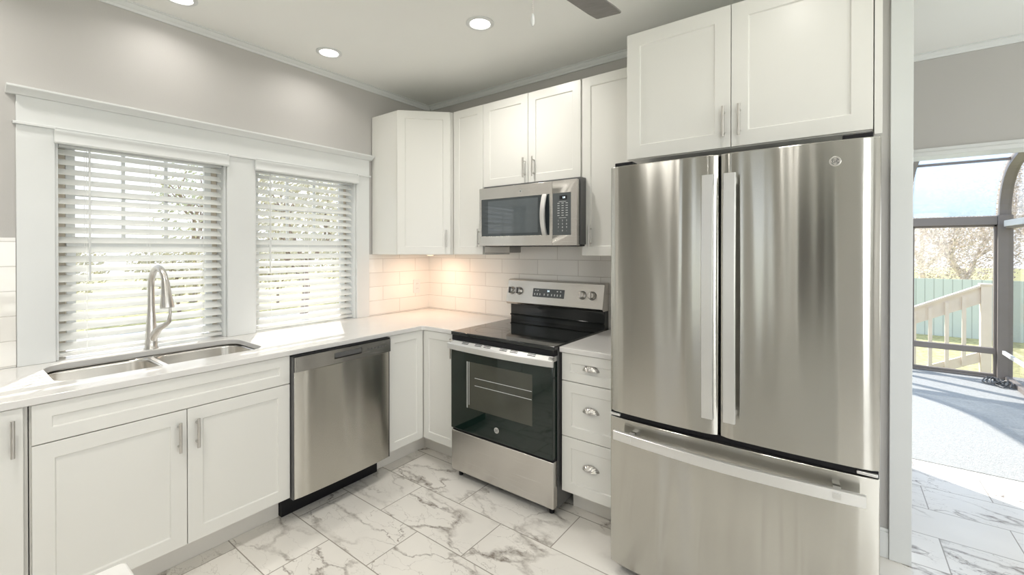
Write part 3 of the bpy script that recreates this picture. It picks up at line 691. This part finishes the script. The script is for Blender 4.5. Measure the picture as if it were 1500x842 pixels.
# door: steel frame around the dark window
def frame(mb, x0, x1, z0, z1, ix0, ix1, iz0, iz1, yb, yf):
    o_ = [(x0, z0), (x1, z0), (x1, z1), (x0, z1)]; i_ = [(ix0, iz0), (ix1, iz0), (ix1, iz1), (ix0, iz1)]
    rb = [[(x, y, z) for x, z in q] for q, y in ((o_, yb), (o_, yf), (i_, yf), (i_, yb), (o_, yb))]
    mb.loft(rb, False, False)
b = MB(); frame(b, 0, 0.5795, 0, hh, 0.018, 0.560, 0.064, 0.312, -0.387, -0.420); dr = b.build('door', M_STEEL2, T, bevel=0.0015)
b = MB(); b.box(0.0185, 0.5595, -0.4175, -0.389, 0.0645, 0.3115); b.build('door_glass', M_MWGLASS, dr)
b = MB(); b.box(0.075, 0.475, -0.4182, -0.4177, 0.082, 0.298); b.build('door_window', pbr('microwave_window', (0.085, 0.10, 0.11), 0.05, var=0.04, spec=0.8), dr)
rings = []; n = 18
for i in range(n+1):
    u = i/n; z = 0.062+u*0.252; y = -0.424-0.030*math.sin(PI*u)**0.7
    rings.append([(0.512, y, z), (0.516, y-0.005, z), (0.543, y-0.005, z), (0.547, y, z), (0.545, y+0.008, z), (0.514, y+0.008, z)])
b = MB(); b.loft(rings); b.build('handle', M_HANDLE, dr, ang=45)
b = MB(); frame(b, 0.5805, MW, 0, hh, 0.5825, 0.708, 0.062, 0.313, -0.387, -0.420); cpn = b.build('control_frame', M_STEEL2, T, bevel=0.0015)
b = MB(); b.box(0.5830, 0.7075, -0.4185, -0.389, 0.0625, 0.3125); cpp = b.build('control_panel', M_PANEL, cpn)
b = MB(); b.box(0.630, 0.680, -0.4193, -0.4186, 0.272, 0.297); b.build('display', M_DARK, cpp)
text('14', 0.018, M_LED, cpp, 0.660, -0.4198, 0.284, 'clock_digits')
for i, rw in enumerate((('1', '2', '3'), ('4', '5', '6'), ('7', '8', '9'), ('-', '0', '-'))):
    for j, ch in enumerate(rw): text(ch, 0.014, M_PRINT, cpp, 0.622+j*0.028, -0.4189, 0.148-i*0.020, 'key')
for i in range(6):
    for j in range(3): b = MB(); b.box(0.616+j*0.028, 0.630+j*0.028, -0.4190, -0.4186, 0.250-i*0.0145, 0.2535-i*0.0145); b.build('key', M_PRINT, cpp)
for zz in (0.260, 0.164): b = MB(); b.box(0.625, 0.675, -0.4190, -0.4186, zz, zz+0.002); b.build('legend', M_PRINT, cpp)
badge(dr, 0.345, -0.4203, 0.345, 0.011)
b = MB(); b.box(0.02, MW-0.0, -0.384, -0.02, -0.004, 0.0055); b.build('bottom_grille', M_DARK, T)
b = MB(); b.box(-0.030, 0.190, -0.330, -0.20, -0.046, -0.0045); b.build('vent_cover', pbr('grey_vent_cover', (0.40, 0.38, 0.35), 0.5), T, bevel=0.002)

# ================================================================== WALL CABINETS
UB, UT, UF = 1.396, 2.459, -0.3225
def wall_cab(label, X0, X1, z0, z1, yf, doors, st=0.055):
    T = thing('wall_cabinet', label, 'cabinet', (X0, 0, z0)); w = X1-X0; h = z1-z0
    b = MB(); b.box(0, w, yf+0.0195, -0.0095 if z0 < 1.8 and z0 < 1.5 else -0.009, 0, h); b.build('carcass', M_CABIN if False else M_CAB, T, bevel=0.001)
    for a, c, hx, hz in doors:
        b = MB(); shaker(b, a, c, 0.002, h-0.002, yf, st=st); d = b.build('door', M_CAB, T, bevel=0.0012); bar_pull(d, hx, hz, yf)
    return T
T = thing('corner_wall_cabinet', 'white diagonal corner wall cabinet right of the window', 'cabinet', (0, 0, UB))
b = MB(); b.prism([(0.009, -0.009), (0.009, -0.599), (0.307, -0.599), (0.599, -0.307), (0.599, -0.009)], 0, UT-UB); b.build('carcass', M_CAB, T, bevel=0.001)
MD = Matrix.Translation((0.307, -0.599, 0)) @ Matrix.Rotation(PI/4, 4, 'Z')
b = MB(MD); shaker(b, 0.006, 0.3935, 0.002, UT-UB-0.002, -0.0195, st=0.055); d = b.build('door', M_CAB, T, bevel=0.0012)
bar_pull(d, 0.3935-0.030, 0.118, -0.0195, M=MD)
# filler strip on the diagonal, right of the door
b = MB(MD); b.box(0.395, 0.4115, -0.006, -0.0003, 0, UT-UB); b.build('stile', M_CABIN, T)
wall_cab('narrow white wall cabinet between the corner cabinet and the microwave', 0.6180, 0.9075, UB, UT, UF, [(0.001, 0.2875, 0.2875-0.026, 0.120)])
wall_cab('short white two-door wall cabinet directly above the microwave', 0.9090, 1.6800, 1.866, UT, UF, [(0.0015, 0.3825, 0.3825-0.020, 0.103), (0.3855, 0.7680, 0.3855+0.050, 0.103)])
wall_cab('tall white wall cabinet between the microwave and the fridge', 1.6855, 2.1020, UB, UT, UF, [(0.0015, 0.4140, 0.062, 0.118)])
wall_cab('deep white two-door wall cabinet above the fridge', 2.1045, 3.0200, 1.862, UT, -0.666, [(0.002, 0.4535, 0.4535-0.024, 0.105), (0.4565, 0.9135, 0.4565+0.032, 0.105)], st=0.062)
m = MB(); m.box(3.0215, 3.0435, -0.662, -0.001, 1.846, UT+0.10); tag(m.build('filler_panel', M_CAB, bevel=0.001), 'narrow white filler panel at the right side of the cabinet above the fridge', 'panel')

# ================================================================== REFRIGERATOR
FX, FW = 2.1080, 0.9220
T = thing('french_door_refrigerator', 'large stainless french-door refrigerator with bottom freezer drawer', 'refrigerator', (FX, 0, 0))
b = MB(); b.box(0.004, FW-0.004, -0.795, -0.03, 0.045, 1.785); b.build('cabinet_body', M_FSIDE, T, bevel=0.003)
b = MB(); b.box(0.01, FW-0.01, -0.820, -0.7955, 0.06, 1.775); b.build('gasket', M_DARK, T)
b = MB(); b.box(0.03, FW-0.03, -0.79, -0.1, 0.004, 0.0445); b.build('base_grille', M_DARK, T)
bow_all = lambda x: -0.862-0.012*(1-((x-FW/2)/(FW/2))**2)
def fdoor(name, x0, x1, z0, z1):
    pts = [(x1, -0.8205), (x0, -0.8205)]; n = 20
    for i in range(n+1):
        x = x0+(x1-x0)*i/n; y = bow_all(x)
        e = min(i, n-i); y += (0.010, 0.002, 0, 0)[min(e, 3)] if e < 3 else 0
        # each skin has its own slight crown
        u = 2*i/n-1; y -= 0.005*(1-u*u)
        pts.append((x, y))
    b = MB(); b.prism(pts, z0, z1); return b.build(name, M_STEEL, T, bevel=0.003, ang=50)
split = 0.4490
dl = fdoor('door', 0.0, split-0.0035, 0.722, 1.798)
drr = fdoor('door', split+0.0035, FW, 0.722, 1.798)
fz = fdoor('freezer_drawer', 0.0, FW, 0.052, 0.698)
for d, xc in ((dl, 0.4185), (drr, 0.4930)):
    rings = []; n = 20
    for i in range(n+1):
        u = i/n; z = 0.800+u*0.915; y = -0.925-0.010*math.sin(PI*u); hw = 0.0205
        rings.append([(xc-hw, y, z), (xc-hw+0.002, y-0.003, z), (xc+hw-0.002, y-0.003, z), (xc+hw, y, z), (xc+hw, y+0.012, z), (xc-hw, y+0.012, z)])
    b = MB(); b.loft(rings)
    for z in (0.812, 1.682): b.box(xc-0.012, xc+0.012, -0.916, -0.8785, z, z+0.022)
    b.build('handle', M_HANDLE, d, ang=40)
rings = []; n = 28
for i in range(n+1):
    u = i/n; x = 0.040+u*0.845; y = -0.915-0.030*math.sin(PI*u); zc = 0.640
    rings.append([(x, y, zc-0.020), (x, y-0.003, zc-0.018), (x, y-0.003, zc+0.018), (x, y, zc+0.020), (x, y+0.012, zc+0.020), (x, y+0.012, zc-0.020)])
b = MB(); b.loft(rings)
for x in (0.10, 0.80): b.box(x, x+0.022, -0.930, -0.876, 0.632, 0.652)
b.build('handle', M_HANDLE, fz, ang=40)
b = MB(); b.box(0.004, FW-0.004, -0.855, -0.8205, 0.699, 0.7215); b.build('door_gap', M_DARK, T)
for x0, x1 in ((0.004, 0.05), (FW-0.06, FW-0.006)):
    b = MB(); b.box(x0, x1, -0.868, -0.8555, 0.706, 0.716); b.build('hinge', M_HANDLE, T, bevel=0.002)
b = MB(); b.box(split-0.0033, split+0.0033, -0.845, -0.8205, 0.723, 1.796); b.build('centre_gasket', M_DARK, T)
for x0, x1 in ((0.02, 0.10), (FW-0.10, FW-0.02)):
    b = MB(); b.box(x0, x1, -0.855, -0.70, 1.7985, 1.815); b.build('hinge_cover', M_DARK, T, bevel=0.003)
badge(drr, 0.803, -0.8713, 1.728, 0.0165, mat=M_NICKEL)

# ================================================================== BLINDS
def blind(label, y0, y1, wand_dy):
    T = thing('window_blind', label, 'window blind', (-0.045, (y0+y1)/2, 0.925)); w = (y1-y0)/2-0.016; top = 1.955-0.925
    b = MB(); b.box(-0.028, 0.028, -w, w, top-0.035, top+0.016); b.build('headrail', M_TRIM, T, bevel=0.002)
    ww = (y1-y0)/2+0.004
    # valance in front of the casing with returns
    b = MB(); b.prism_y([(0.0660, top-0.030), (0.0800, top-0.030), (0.0830, top-0.022), (0.0800, top-0.014), (0.0800, top+0.016), (0.0850, top+0.024), (0.0850, top+0.032), (0.0660, top+0.032)], -ww, ww)
    b.build('valance', M_TRIM, T, bevel=0.001)
    n = 21; b = MB(); tilt = R(37); hwid = 0.0250; pitch = (top-0.055)/(n)
    for k in range(n):
        zc = 0.045+pitch*k; ring0, ring1 = [], []
        t = tilt + R(random.uniform(-1.5, 1.5))
        sec = []
        for i in range(7):
            u = i/6*2-1; xx = u*hwid; zz = 0.0022*(1-u*u); sec.append((xx, zz+0.0014))
        for i in range(7):
            u = 1-i/6*2; xx = u*hwid; zz = 0.0022*(1-u*u); sec.append((xx, zz-0.0014))
        for yy in (-w, w): (ring0 if yy < 0 else ring1).extend([(x*math.cos(t)+z*math.sin(t), yy, zc-x*math.sin(t)+z*math.cos(t)) for x, z in sec])
        b.loft([ring0, ring1])
    b.build('slats', M_BLIND, T)
    b = MB(); b.box(-0.026, 0.026, -w, w, 0.002, 0.018); b.build('bottom_rail', M_BLIND, T, bevel=0.003)
    for f in (-0.72, 0.0, 0.72):
        b = MB()
        for xx in (-0.0265, 0.0265): b.tube([(xx, w*f, 0.018), (xx, w*f, top-0.035)], 0.0012, 6)
        b.build('ladder_cord', M_BLIND, T)
    b = MB(); yy = -w+wand_dy; b.tube([(0.033, yy, top-0.03), (0.034, yy, top-0.05), (0.034, yy, 0.36)], [0.003, 0.0042, 0.0042], 8); b.build('tilt_wand', M_TRIM, T)
    return T
blind('wide white slat blind in the left window behind the faucet', W1[0], W1[1], 0.105)
blind('white slat blind in the right window above the dishwasher', W2[0], W2[1], 0.085)

# ================================================================== WALL OUTLET
T = thing('wall_outlet', 'white double power outlet on the tile left of the corner', 'outlet', (0.0085, -0.152, 1.118), ROT_L)
b = MB(); b.prism_y([(x, z) for x, z in rrect(-0.036, 0.036, -0.058, 0.058, 0.006)], -0.006, 0); pl = b.build('cover_plate', M_TRIM, T, bevel=0.001)
for z in (-0.021, 0.021):
    b = MB(); b.prism_y([(x, z+zz) for x, zz in rrect(-0.017, 0.017, -0.014, 0.014, 0.008)], -0.0085, -0.0062); sk = b.build('socket', M_TRIM, T)
    b = MB()
    for x in (-0.007, 0.007): b.box(x-0.001, x+0.001, -0.0089, -0.0085, z-0.004, z+0.006)
    b.build('slot', M_GREY, sk)

# ================================================================== CEILING LIGHTS
def downlight(x, y, label, pw=LAMP_W):
    T = thing('recessed_light', label, 'ceiling light', (x, y, H-0.0005), group='recessed ceiling lights')
    b = MB(); b.lathe([(0.078, 0.0), (0.078, -0.003), (0.070, -0.0065), (0.058, -0.0065), (0.054, -0.001)], seg=40); b.build('trim_ring', M_TRIM, T)
    b = MB(); b.lathe([(0.0535, -0.0008), (0.0535, -0.0030)], seg=40); b.build('lens', M_LENS, T)
    l = bpy.data.lights.new('recessed_lamp', 'AREA'); l.shape = 'DISK'; l.size = 0.10; l.energy = pw; l.color = LAMP_COL; l.spread = R(150)
    lo = bpy.data.objects.new('recessed_lamp', l); COL.objects.link(lo); lo.parent = T; lo.location = (0, 0, -0.012)
    return T
downlight(0.300, -1.128, 'round recessed ceiling light between the left crown and the corner cabinet', 1.3)
downlight(1.313, -0.823, 'round recessed ceiling light in front of the microwave cabinet', 6)
downlight(0.270, -1.915, 'round recessed ceiling light above the left window, cut by the photo top', 1.3)
for x, y, lab, pw_ in ((0.300, -2.85, 'added recessed fill light over the far left end of the counter, out of view', 4), (1.45, -2.75, 'added recessed fill light over the island corner, out of view', 9),
             (2.75, -1.35, 'added recessed fill light in front of the fridge, out of view', 2), (4.2, -1.35, 'added recessed fill light near the right wall, out of view', 4), (2.75, -3.6, 'added recessed fill light behind the camera, out of view', 6), (4.2, -3.4, 'added recessed fill light in the far right corner behind the camera', 4)):
    downlight(x, y, lab, pw_)  # unseen downlights, added to fill the room with light
# warm puck under the narrow wall cabinet
T = thing('under_cabinet_light', 'small warm puck light under the corner wall cabinet', 'light', (0.31, -0.27, UB-0.0005))
b = MB(); b.lathe([(0.032, 0.0), (0.032, -0.006), (0.026, -0.008)], seg=28); b.build('housing', M_NICKEL, T)
b = MB(); b.lathe([(0.024, -0.0082), (0.024, -0.0095)], seg=24); b.build('lens', M_WARM, T)
for k, (px_, py_) in enumerate(((0.0, 0.0),)):
    l = bpy.data.lights.new('puck_lamp', 'AREA'); l.shape = 'DISK'; l.size = 0.05; l.energy = PUCK_W; l.color = (1.0, 0.66, 0.46)
    lo = bpy.data.objects.new('puck_lamp', l); COL.objects.link(lo); lo.parent = T; lo.location = (px_, py_, -0.012)

# ================================================================== CEILING FAN
T = thing('ceiling_fan', 'grey-bladed ceiling fan with a hanging pull chain at the top edge of the photo', 'ceiling fan', (2.10, -1.53, H))
b = MB(); b.lathe([(0.06, -0.0005), (0.065, -0.02), (0.045, -0.05), (0.014, -0.055), (0.014, -0.12), (0.05, -0.13), (0.10, -0.15), (0.115, -0.20), (0.115, -0.26), (0.09, -0.30), (0.06, -0.315), (0.055, -0.35), (0.03, -0.36)], seg=36); b.build('motor', M_NICKEL, T, ang=50)
for k in range(3):
    MR = Matrix.Rotation(R(81.5+120*k), 4, 'Z') @ Matrix.Rotation(R(9), 4, 'X')
    b = MB(MR); pts = [(0.17, -0.045), (0.30, -0.062), (0.52, -0.066), (0.575, -0.062), (0.580, -0.055), (0.580, 0.055), (0.575, 0.062), (0.52, 0.066), (0.30, 0.062), (0.17, 0.045)]
    b.prism(pts, -0.283, -0.276); bl = b.build('blade', M_FAN, T, bevel=0.002)
    b = MB(MR); b.box(0.10, 0.22, -0.018, 0.018, -0.2755, -0.268); b.build('blade_bracket', M_NICKEL, bl, bevel=0.002)
b = MB(); 
cx_, cy_ = 0.035, 0.015
b.tube([(cx_, cy_, -0.345), (cx_, cy_, -0.512)], 0.0012, 6)
for k in range(26): b.lathe([(0.0004, -0.0021), (0.0022, 0), (0.0004, 0.0021)], (cx_, cy_, -0.36-k*0.006), 8)
ch = b.build('pull_chain', M_NICKEL, T)
b = MB(); b.lathe([(0.002, 0.0), (0.0045, -0.004), (0.0062, -0.014), (0.0066, -0.028), (0.0045, -0.034), (0.003, -0.038)], (cx_, cy_, -0.510), 16); b.build('fob', M_TRIM, ch)

# ================================================================== ISLAND
T = thing('kitchen_island', 'white-topped island whose rounded corner shows at the bottom left edge', 'island', (1.962, -2.478, 0))
b = MB(); b.prism(rrect(0, 1.25, -0.75, 0, 0.012), 0.885, 0.915); b.build('worktop', M_QUARTZ, T, bevel=0.004)
b = MB(); b.box(0.06, 1.19, -0.69, -0.06, 0.09, 0.8845); bd = b.build('carcass', M_CAB, T, bevel=0.002)
b = MB(); b.box(0.11, 1.14, -0.64, -0.11, 0.0008, 0.0895); b.build('toe_kick', M_TOE, T)
MI = Matrix.Rotation(0, 4, 'Z')
for k in range(2):
    MK = Matrix.Translation((1.19-k*0.565, -0.0605, 0)) @ Matrix.Rotation(PI, 4, 'Z')
    b = MB(MK); shaker(b, 0.004, 0.560, 0.10, 0.880, -0.0195); d = b.build('door', M_CAB, T, bevel=0.0012); bar_pull(d, 0.53 if k == 0 else 0.035, 0.78, -0.0195, M=MK)

# ================================================================== SUNROOM (glazed lean-to)
YG, XG = 4.45, 4.40
XS = [1.32, 2.08, 2.84, 3.60]
def arc_pts(off=0.0, n=12):
    Rr = 0.60+off; c = (YG-0.60, 1.81)
    return [(c[0]+Rr*math.cos(R(75)*k/n), c[1]+Rr*math.sin(R(75)*k/n)) for k in range(n+1)]
def rib(mb, x0, x1):
    a = arc_pts(0.0); c = arc_pts(-0.07); slope = math.tan(R(15)); dy = a[-1][0]-1.372
    a2 = a+[(1.372, a[-1][1]+dy*slope)]; dy2 = c[-1][0]-1.372; c2 = c+[(1.372, c[-1][1]+dy2*slope)]
    for i in range(len(a2)-1):
        q = [a2[i], a2[i+1], c2[i+1], c2[i]]; mb.prism_x([(y, z) for y, z in q], x0, x1)
m = MB()
for x in XS: m.box(x-0.03, x+0.03, YG-0.08, YG, 0.005, 1.81)
m.box(XG-0.075, XG+0.04, YG-0.10, YG+0.02, 0.005, 1.81)
m.box(1.3, XG, YG-0.07, YG, 0.005, 0.03)
struct(m.build('trim_10', M_FRAME, bevel=0.003))
m = MB(); m.box(1.3, XG-0.076, YG-0.09, YG+0.002, 1.705, 1.800); struct(m.build('trim_11', M_FRAME, bevel=0.003))
for i, x in enumerate(XS+[XG-0.03]):
    m = MB(); rib(m, x-0.022 if i < 4 else x-0.03, x+0.022 if i < 4 else x+0.06); struct(m.build('trim_%d' % (12+i), M_FRAME))
# purlin where the curved panes meet the roof panes
yt, zt_ = arc_pts()[-1]
m = MB(); m.box(1.3, XG-0.062, yt-0.02, yt+0.015, zt_-0.035, zt_-0.005); struct(m.build('trim_17', M_FRAME))
# panes: per bay a low pane, a tall pane, a curved pane and a roof pane
wn_ = 3
xs = XS+[XG-0.045]
for i in range(4):
    x0, x1 = xs[i]+0.032, xs[i+1]-0.032
    m = MB(); m.box(x0, x1, YG-0.065, YG-0.01, 0.272, 0.338); m.box(x0, x1, YG-0.060, YG-0.015, 0.031, 0.052)
    m.box(x0, x0+0.02, YG-0.060, YG-0.015, 0.052, 1.704); m.box(x1-0.02, x1, YG-0.060, YG-0.015, 0.052, 1.704); m.box(x0, x1, YG-0.060, YG-0.015, 1.684, 1.704)
    r = struct(m.build('window_%d' % wn_, M_FRAME, bevel=0.002)); wn_ += 1
    m = MB(); m.box(x0+0.02, x1-0.02, YG-0.040, YG-0.034, 0.052, 0.272); m.build('pane', M_GLASS, r, smooth=False)
    m = MB(); m.box(x0+0.02, x1-0.02, YG-0.040, YG-0.034, 0.338, 1.684); m.build('pane', M_GLASS, r, smooth=False)
    a = arc_pts(-0.02, 16); c = arc_pts(-0.014, 16); m = MB()
    m.loft([[(x0, y, z) for y, z in a+c[::-1]], [(x1, y, z) for y, z in a+c[::-1]]]); m.build('curved_pane', M_GLASSH, r)
    ya_, za_ = a[-1]; m = MB(); ye = 1.372; ze = za_+(ya_-ye)*math.tan(R(15))
    m.prism_x([(ya_-0.03, za_+0.008), (ye, ze), (ye, ze+0.006), (ya_-0.03, za_+0.014)], x0, x1); m.build('roof_pane', M_GLASSH, r)
# side wall on the right
m = MB()
for y in (3.55, 2.65, 1.75): m.box(XG-0.02, XG+0.03, y-0.025, y+0.025, 0.005, 2.42)
m.box(XG-0.02, XG+0.03, 1.38, YG-0.10, 0.005, 0.05); m.box(XG-0.02, XG+0.03, 1.38, YG-0.10, 1.66, 1.73)
r = struct(m.build('window_%d' % wn_, M_FRAME, bevel=0.002))
m = MB(); m.box(XG+0.002, XG+0.008, 1.38, YG-0.10, 0.05, 1.66); m.build('pane', M_GLASS, r, smooth=False)
m = MB(); pts = [(YG-0.10, 1.731)]+[(y, z-0.0) for y, z in arc_pts(-0.071)]+[(1.38, 3.05), (1.38, 1.731)]
m.prism_x(pts, XG+0.002, XG+0.008); m.build('gable_pane', M_GLASS, r, smooth=False)
m = MB(); m.box(XG-0.045, XG-0.021, 1.45, YG-0.16, 1.680, 1.745); struct(m.build('trim_18', M_TRIM, bevel=0.003))
m = MB(); m.box(XG-0.045, XG-0.021, 1.45, YG-0.12, 0.290, 0.330); struct(m.build('trim_19', M_TRIM, bevel=0.003))
# cord heap by the post
m = MB(); pth = []
rnd = random.Random(3)
for k in range(90):
    a = k*0.42; rr = 0.055+0.03*math.sin(k*0.9)+0.02*math.sin(k*0.37); pth.append((4.285+rr*math.cos(a)*1.2, 4.08+rr*math.sin(a)*1.6, 0.014+0.055*abs(math.sin(k*0.23))*(0.5+0.5*math.sin(k*1.3))))
m.tube(pth, 0.005, 6); tag(m.build('cord', M_GREY), 'tangled grey cord lying on the sunroom carpet by the corner post', 'cord')

# ================================================================== OUTDOORS
GZ = -0.45
m = MB(); m.box(-40, 40, -30, 60, GZ-0.1, GZ)
gr = m.build('lawn', M_GRASS, smooth=False); gr['kind'] = 'structure'
# deck stair rail behind the sunroom glass
T = thing('deck_stair_railing', 'pale wooden stair railing with square balusters outside the sunroom glass', 'railing', (4.44, 5.70, GZ))
b = MB(); b.box(-0.005, 0.095, -0.05, 0.05, 0.0005, 1.405); b.box(-0.015, 0.105, -0.06, 0.06, 1.405, 1.43); b.build('post', M_RAILW, T, bevel=0.003)
s0 = (-1.9, 0.32); s1 = (-0.006, 1.395)
sl2 = (s1[1]-s0[1])/(s1[0]-s0[0])*1.0
slope = 0.52
def rz(x): return 1.385+slope*x
b = MB(); b.prism_y([(-2.0, rz(-2.0)), (-0.006, rz(-0.006)), (-0.006, rz(-0.006)-0.22), (-2.0, rz(-2.0)-0.22)], -0.02, 0.02); b.prism_y([(-2.0, rz(-2.0)+0.001), (-0.006, rz(-0.006)+0.001), (-0.006, rz(-0.006)+0.03), (-2.0, rz(-2.0)+0.03)], -0.05, 0.05); b.build('hand_rail', M_RAILW, T, bevel=0.002)
b = MB(); b.prism_y([(-2.0, rz(-2.0)-0.86), (-0.006, rz(-0.006)-0.86), (-0.006, rz(-0.006)-1.0), (-2.0, rz(-2.0)-1.0)], -0.02, 0.02)
for k in range(11):
    x = -0.16-k*0.165
    if rz(x) < 0.15: continue
    b2 = MB(); b2.box(x-0.02, x+0.02, -0.045, -0.0205, max(0.001, rz(x)-0.98), rz(x)-0.06); b2.build('baluster', M_RAILW, T)
b.build('bottom_rail', M_RAILW, T)
# fence of vertical boards beyond
T = thing('board_fence', 'grey-green vertical board fence behind the stair railing', 'fence', (3.0, 10.5, GZ))
M_FENCE = siding_mat('weathered_fence_boards', (0.58, 0.66, 0.64), 0.145, 'X', 0.45)
b = MB(); b.box(-5, 7, -0.02, 0.01, 0.001, 1.24); b.build('boards', M_FENCE, T)
b = MB(); b.box(-5, 7, 0.011, 0.06, 0.25, 0.34); b.box(-5, 7, 0.011, 0.06, 1.0, 1.09); b.build('rails', M_BARK, T)
def leaf_cloud(mb, c, rad, n, size, rnd):
    for _ in range(n):
        while True:
            p = Vector((rnd.uniform(-1, 1), rnd.uniform(-1, 1), rnd.uniform(-1, 1)))
            if p.length < 1: break
        p = Vector((c[0]+p.x*rad[0], c[1]+p.y*rad[1], c[2]+p.z*rad[2]))
        a = Vector((rnd.gauss(0, 1), rnd.gauss(0, 1), rnd.gauss(0, 1))).normalized(); t = a.orthogonal().normalized(); w_ = a.cross(t)
        s_ = size*rnd.uniform(0.6, 1.3); mb.f([mb.v(p+t*s_), mb.v(p+w_*s_*0.5), mb.v(p-t*s_), mb.v(p-w_*s_*0.5)])
def tree(name, label, loc, h, crown, leafm, nleaf, lsize, seed, depth=4, grp=None):
    rnd = random.Random(seed)
    T = thing(name, label, 'tree' if 'tree' in name else 'shrub', loc, group=grp)
    b = MB(); ends = []
    def grow(p, d, L, r, k):
        q = p+d*L; mid = p+d*L*0.5+Vector((rnd.uniform(-1, 1), rnd.uniform(-1, 1), 0))*L*0.06
        b.tube([p, mid, q], [r, r*0.85, r*0.7], 6)
        if k == 0: ends.append(q); return
        for _ in range(3 if k > 1 else 4):
            nd = (d+Vector((rnd.uniform(-1, 1), rnd.uniform(-1, 1), rnd.uniform(-0.35, 0.7)))*0.75).normalized()
            grow(p+d*L*rnd.uniform(0.55, 1.0), nd, L*rnd.uniform(0.6, 0.8), r*0.58, k-1)
    grow(Vector((0, 0, 0.0)), Vector((0, 0, 1)), h*0.33, h*0.022, depth)
    b.build('trunk', M_BARE if leafm is M_BARE else M_BARK, T)
    if nleaf:
        b = MB(); leaf_cloud(b, (0, 0, h*0.62), crown, nleaf, lsize, rnd)
        b.build('foliage', leafm, T, smooth=False)
    return T
bs = 'bare twiggy winter trees behind the fence'
for k, (x, y, h, s_) in enumerate(((2.7, 13.4, 4.1, 1), (5.5, 13.4, 4.2, 2), (8.3, 13.2, 4.1, 3), (11.4, 11.4, 4.3, 4), (12.6, 7.6, 4.2, 5), (5.1, 17.0, 5.0, 6), (8.4, 17.2, 5.4, 8))):
    tree('bare_tree', ['bare twiggy tree behind the board fence, hidden in part by the fridge wall casing', 'bare twiggy tree right behind the board fence, left of the railing post', 'bare twiggy tree behind the fence, past the sunroom corner post', 'bare twiggy tree right of the sunroom corner post', 'bare tree at the far right edge outside the sunroom side glass', 'taller bare tree in the second row behind the fence, left one', 'taller bare tree in the second row behind the fence, right one'][k],
         (x, y, GZ), h, ((1.3, 1.25, h*0.48) if y < 15 else (1.65, 1.5, h*0.45)), M_BARE, 14000, 0.032, s_, 4, bs)
# garden outside the kitchen windows
m = MB(); m.box(-10.2, -0.3, -12, 16, GZ+0.001, GZ+0.03)
o = struct(m.build('driveway', pbr('pale_concrete', (0.66, 0.65, 0.63), 0.9, var=0.08, nscale=8, bump=0.2), smooth=False)); o['label'] = 'pale concrete driveway beside the house'
for k, (x, y, h, cr_, mt, n, ls) in enumerate(((-9.0, 3.6, 5.0, (1.6, 1.7, 2.1), M_LEAFY, 4200, 0.075), (-15.5, 3.0, 5.8, (1.5, 1.2, 1.9), M_LEAFG, 1100, 0.07))):
    tree('leafy_tree', ['yellow-green leafy tree outside the right window', 'sparse pale tree farther back, seen at the right side of the left window'][k], (x, y, GZ), h, cr_, mt, n, ls, 20+k, 3)
for k in range(5):
    tree('garden_shrub', ['yellow-green shrub outside the left window, leftmost of the row', 'yellow-green shrub second from left outside the windows', 'yellow-green shrub in the middle of the row outside the windows', 'yellow-green shrub second from right outside the windows', 'yellow-green shrub outside the right window, rightmost of the row'][k], (-12.0, -3.8+k*2.7, GZ), 2.25, (0.9, 1.25, 0.85), M_LEAFY, 2200, 0.065, 40+k, 2, 'shrubs outside the kitchen windows')
# neighbouring house
T = thing('neighbour_house', 'pale sided neighbouring house seen through the left blind', 'house', (-24, -6, GZ))
b = MB(); b.box(-4, 4, -6, 5, 0.001, 2.3); b.build('siding', siding_mat('pale_siding', (0.62, 0.63, 0.66), 0.2), T)
b = MB(); b.prism_y([(-4.4, 2.3), (4.4, 2.3), (0, 3.6)], -6.3, 5.3); b.build('roof', pbr('grey_shingle', (0.33, 0.33, 0.36), 0.9, var=0.2, nscale=10), T)
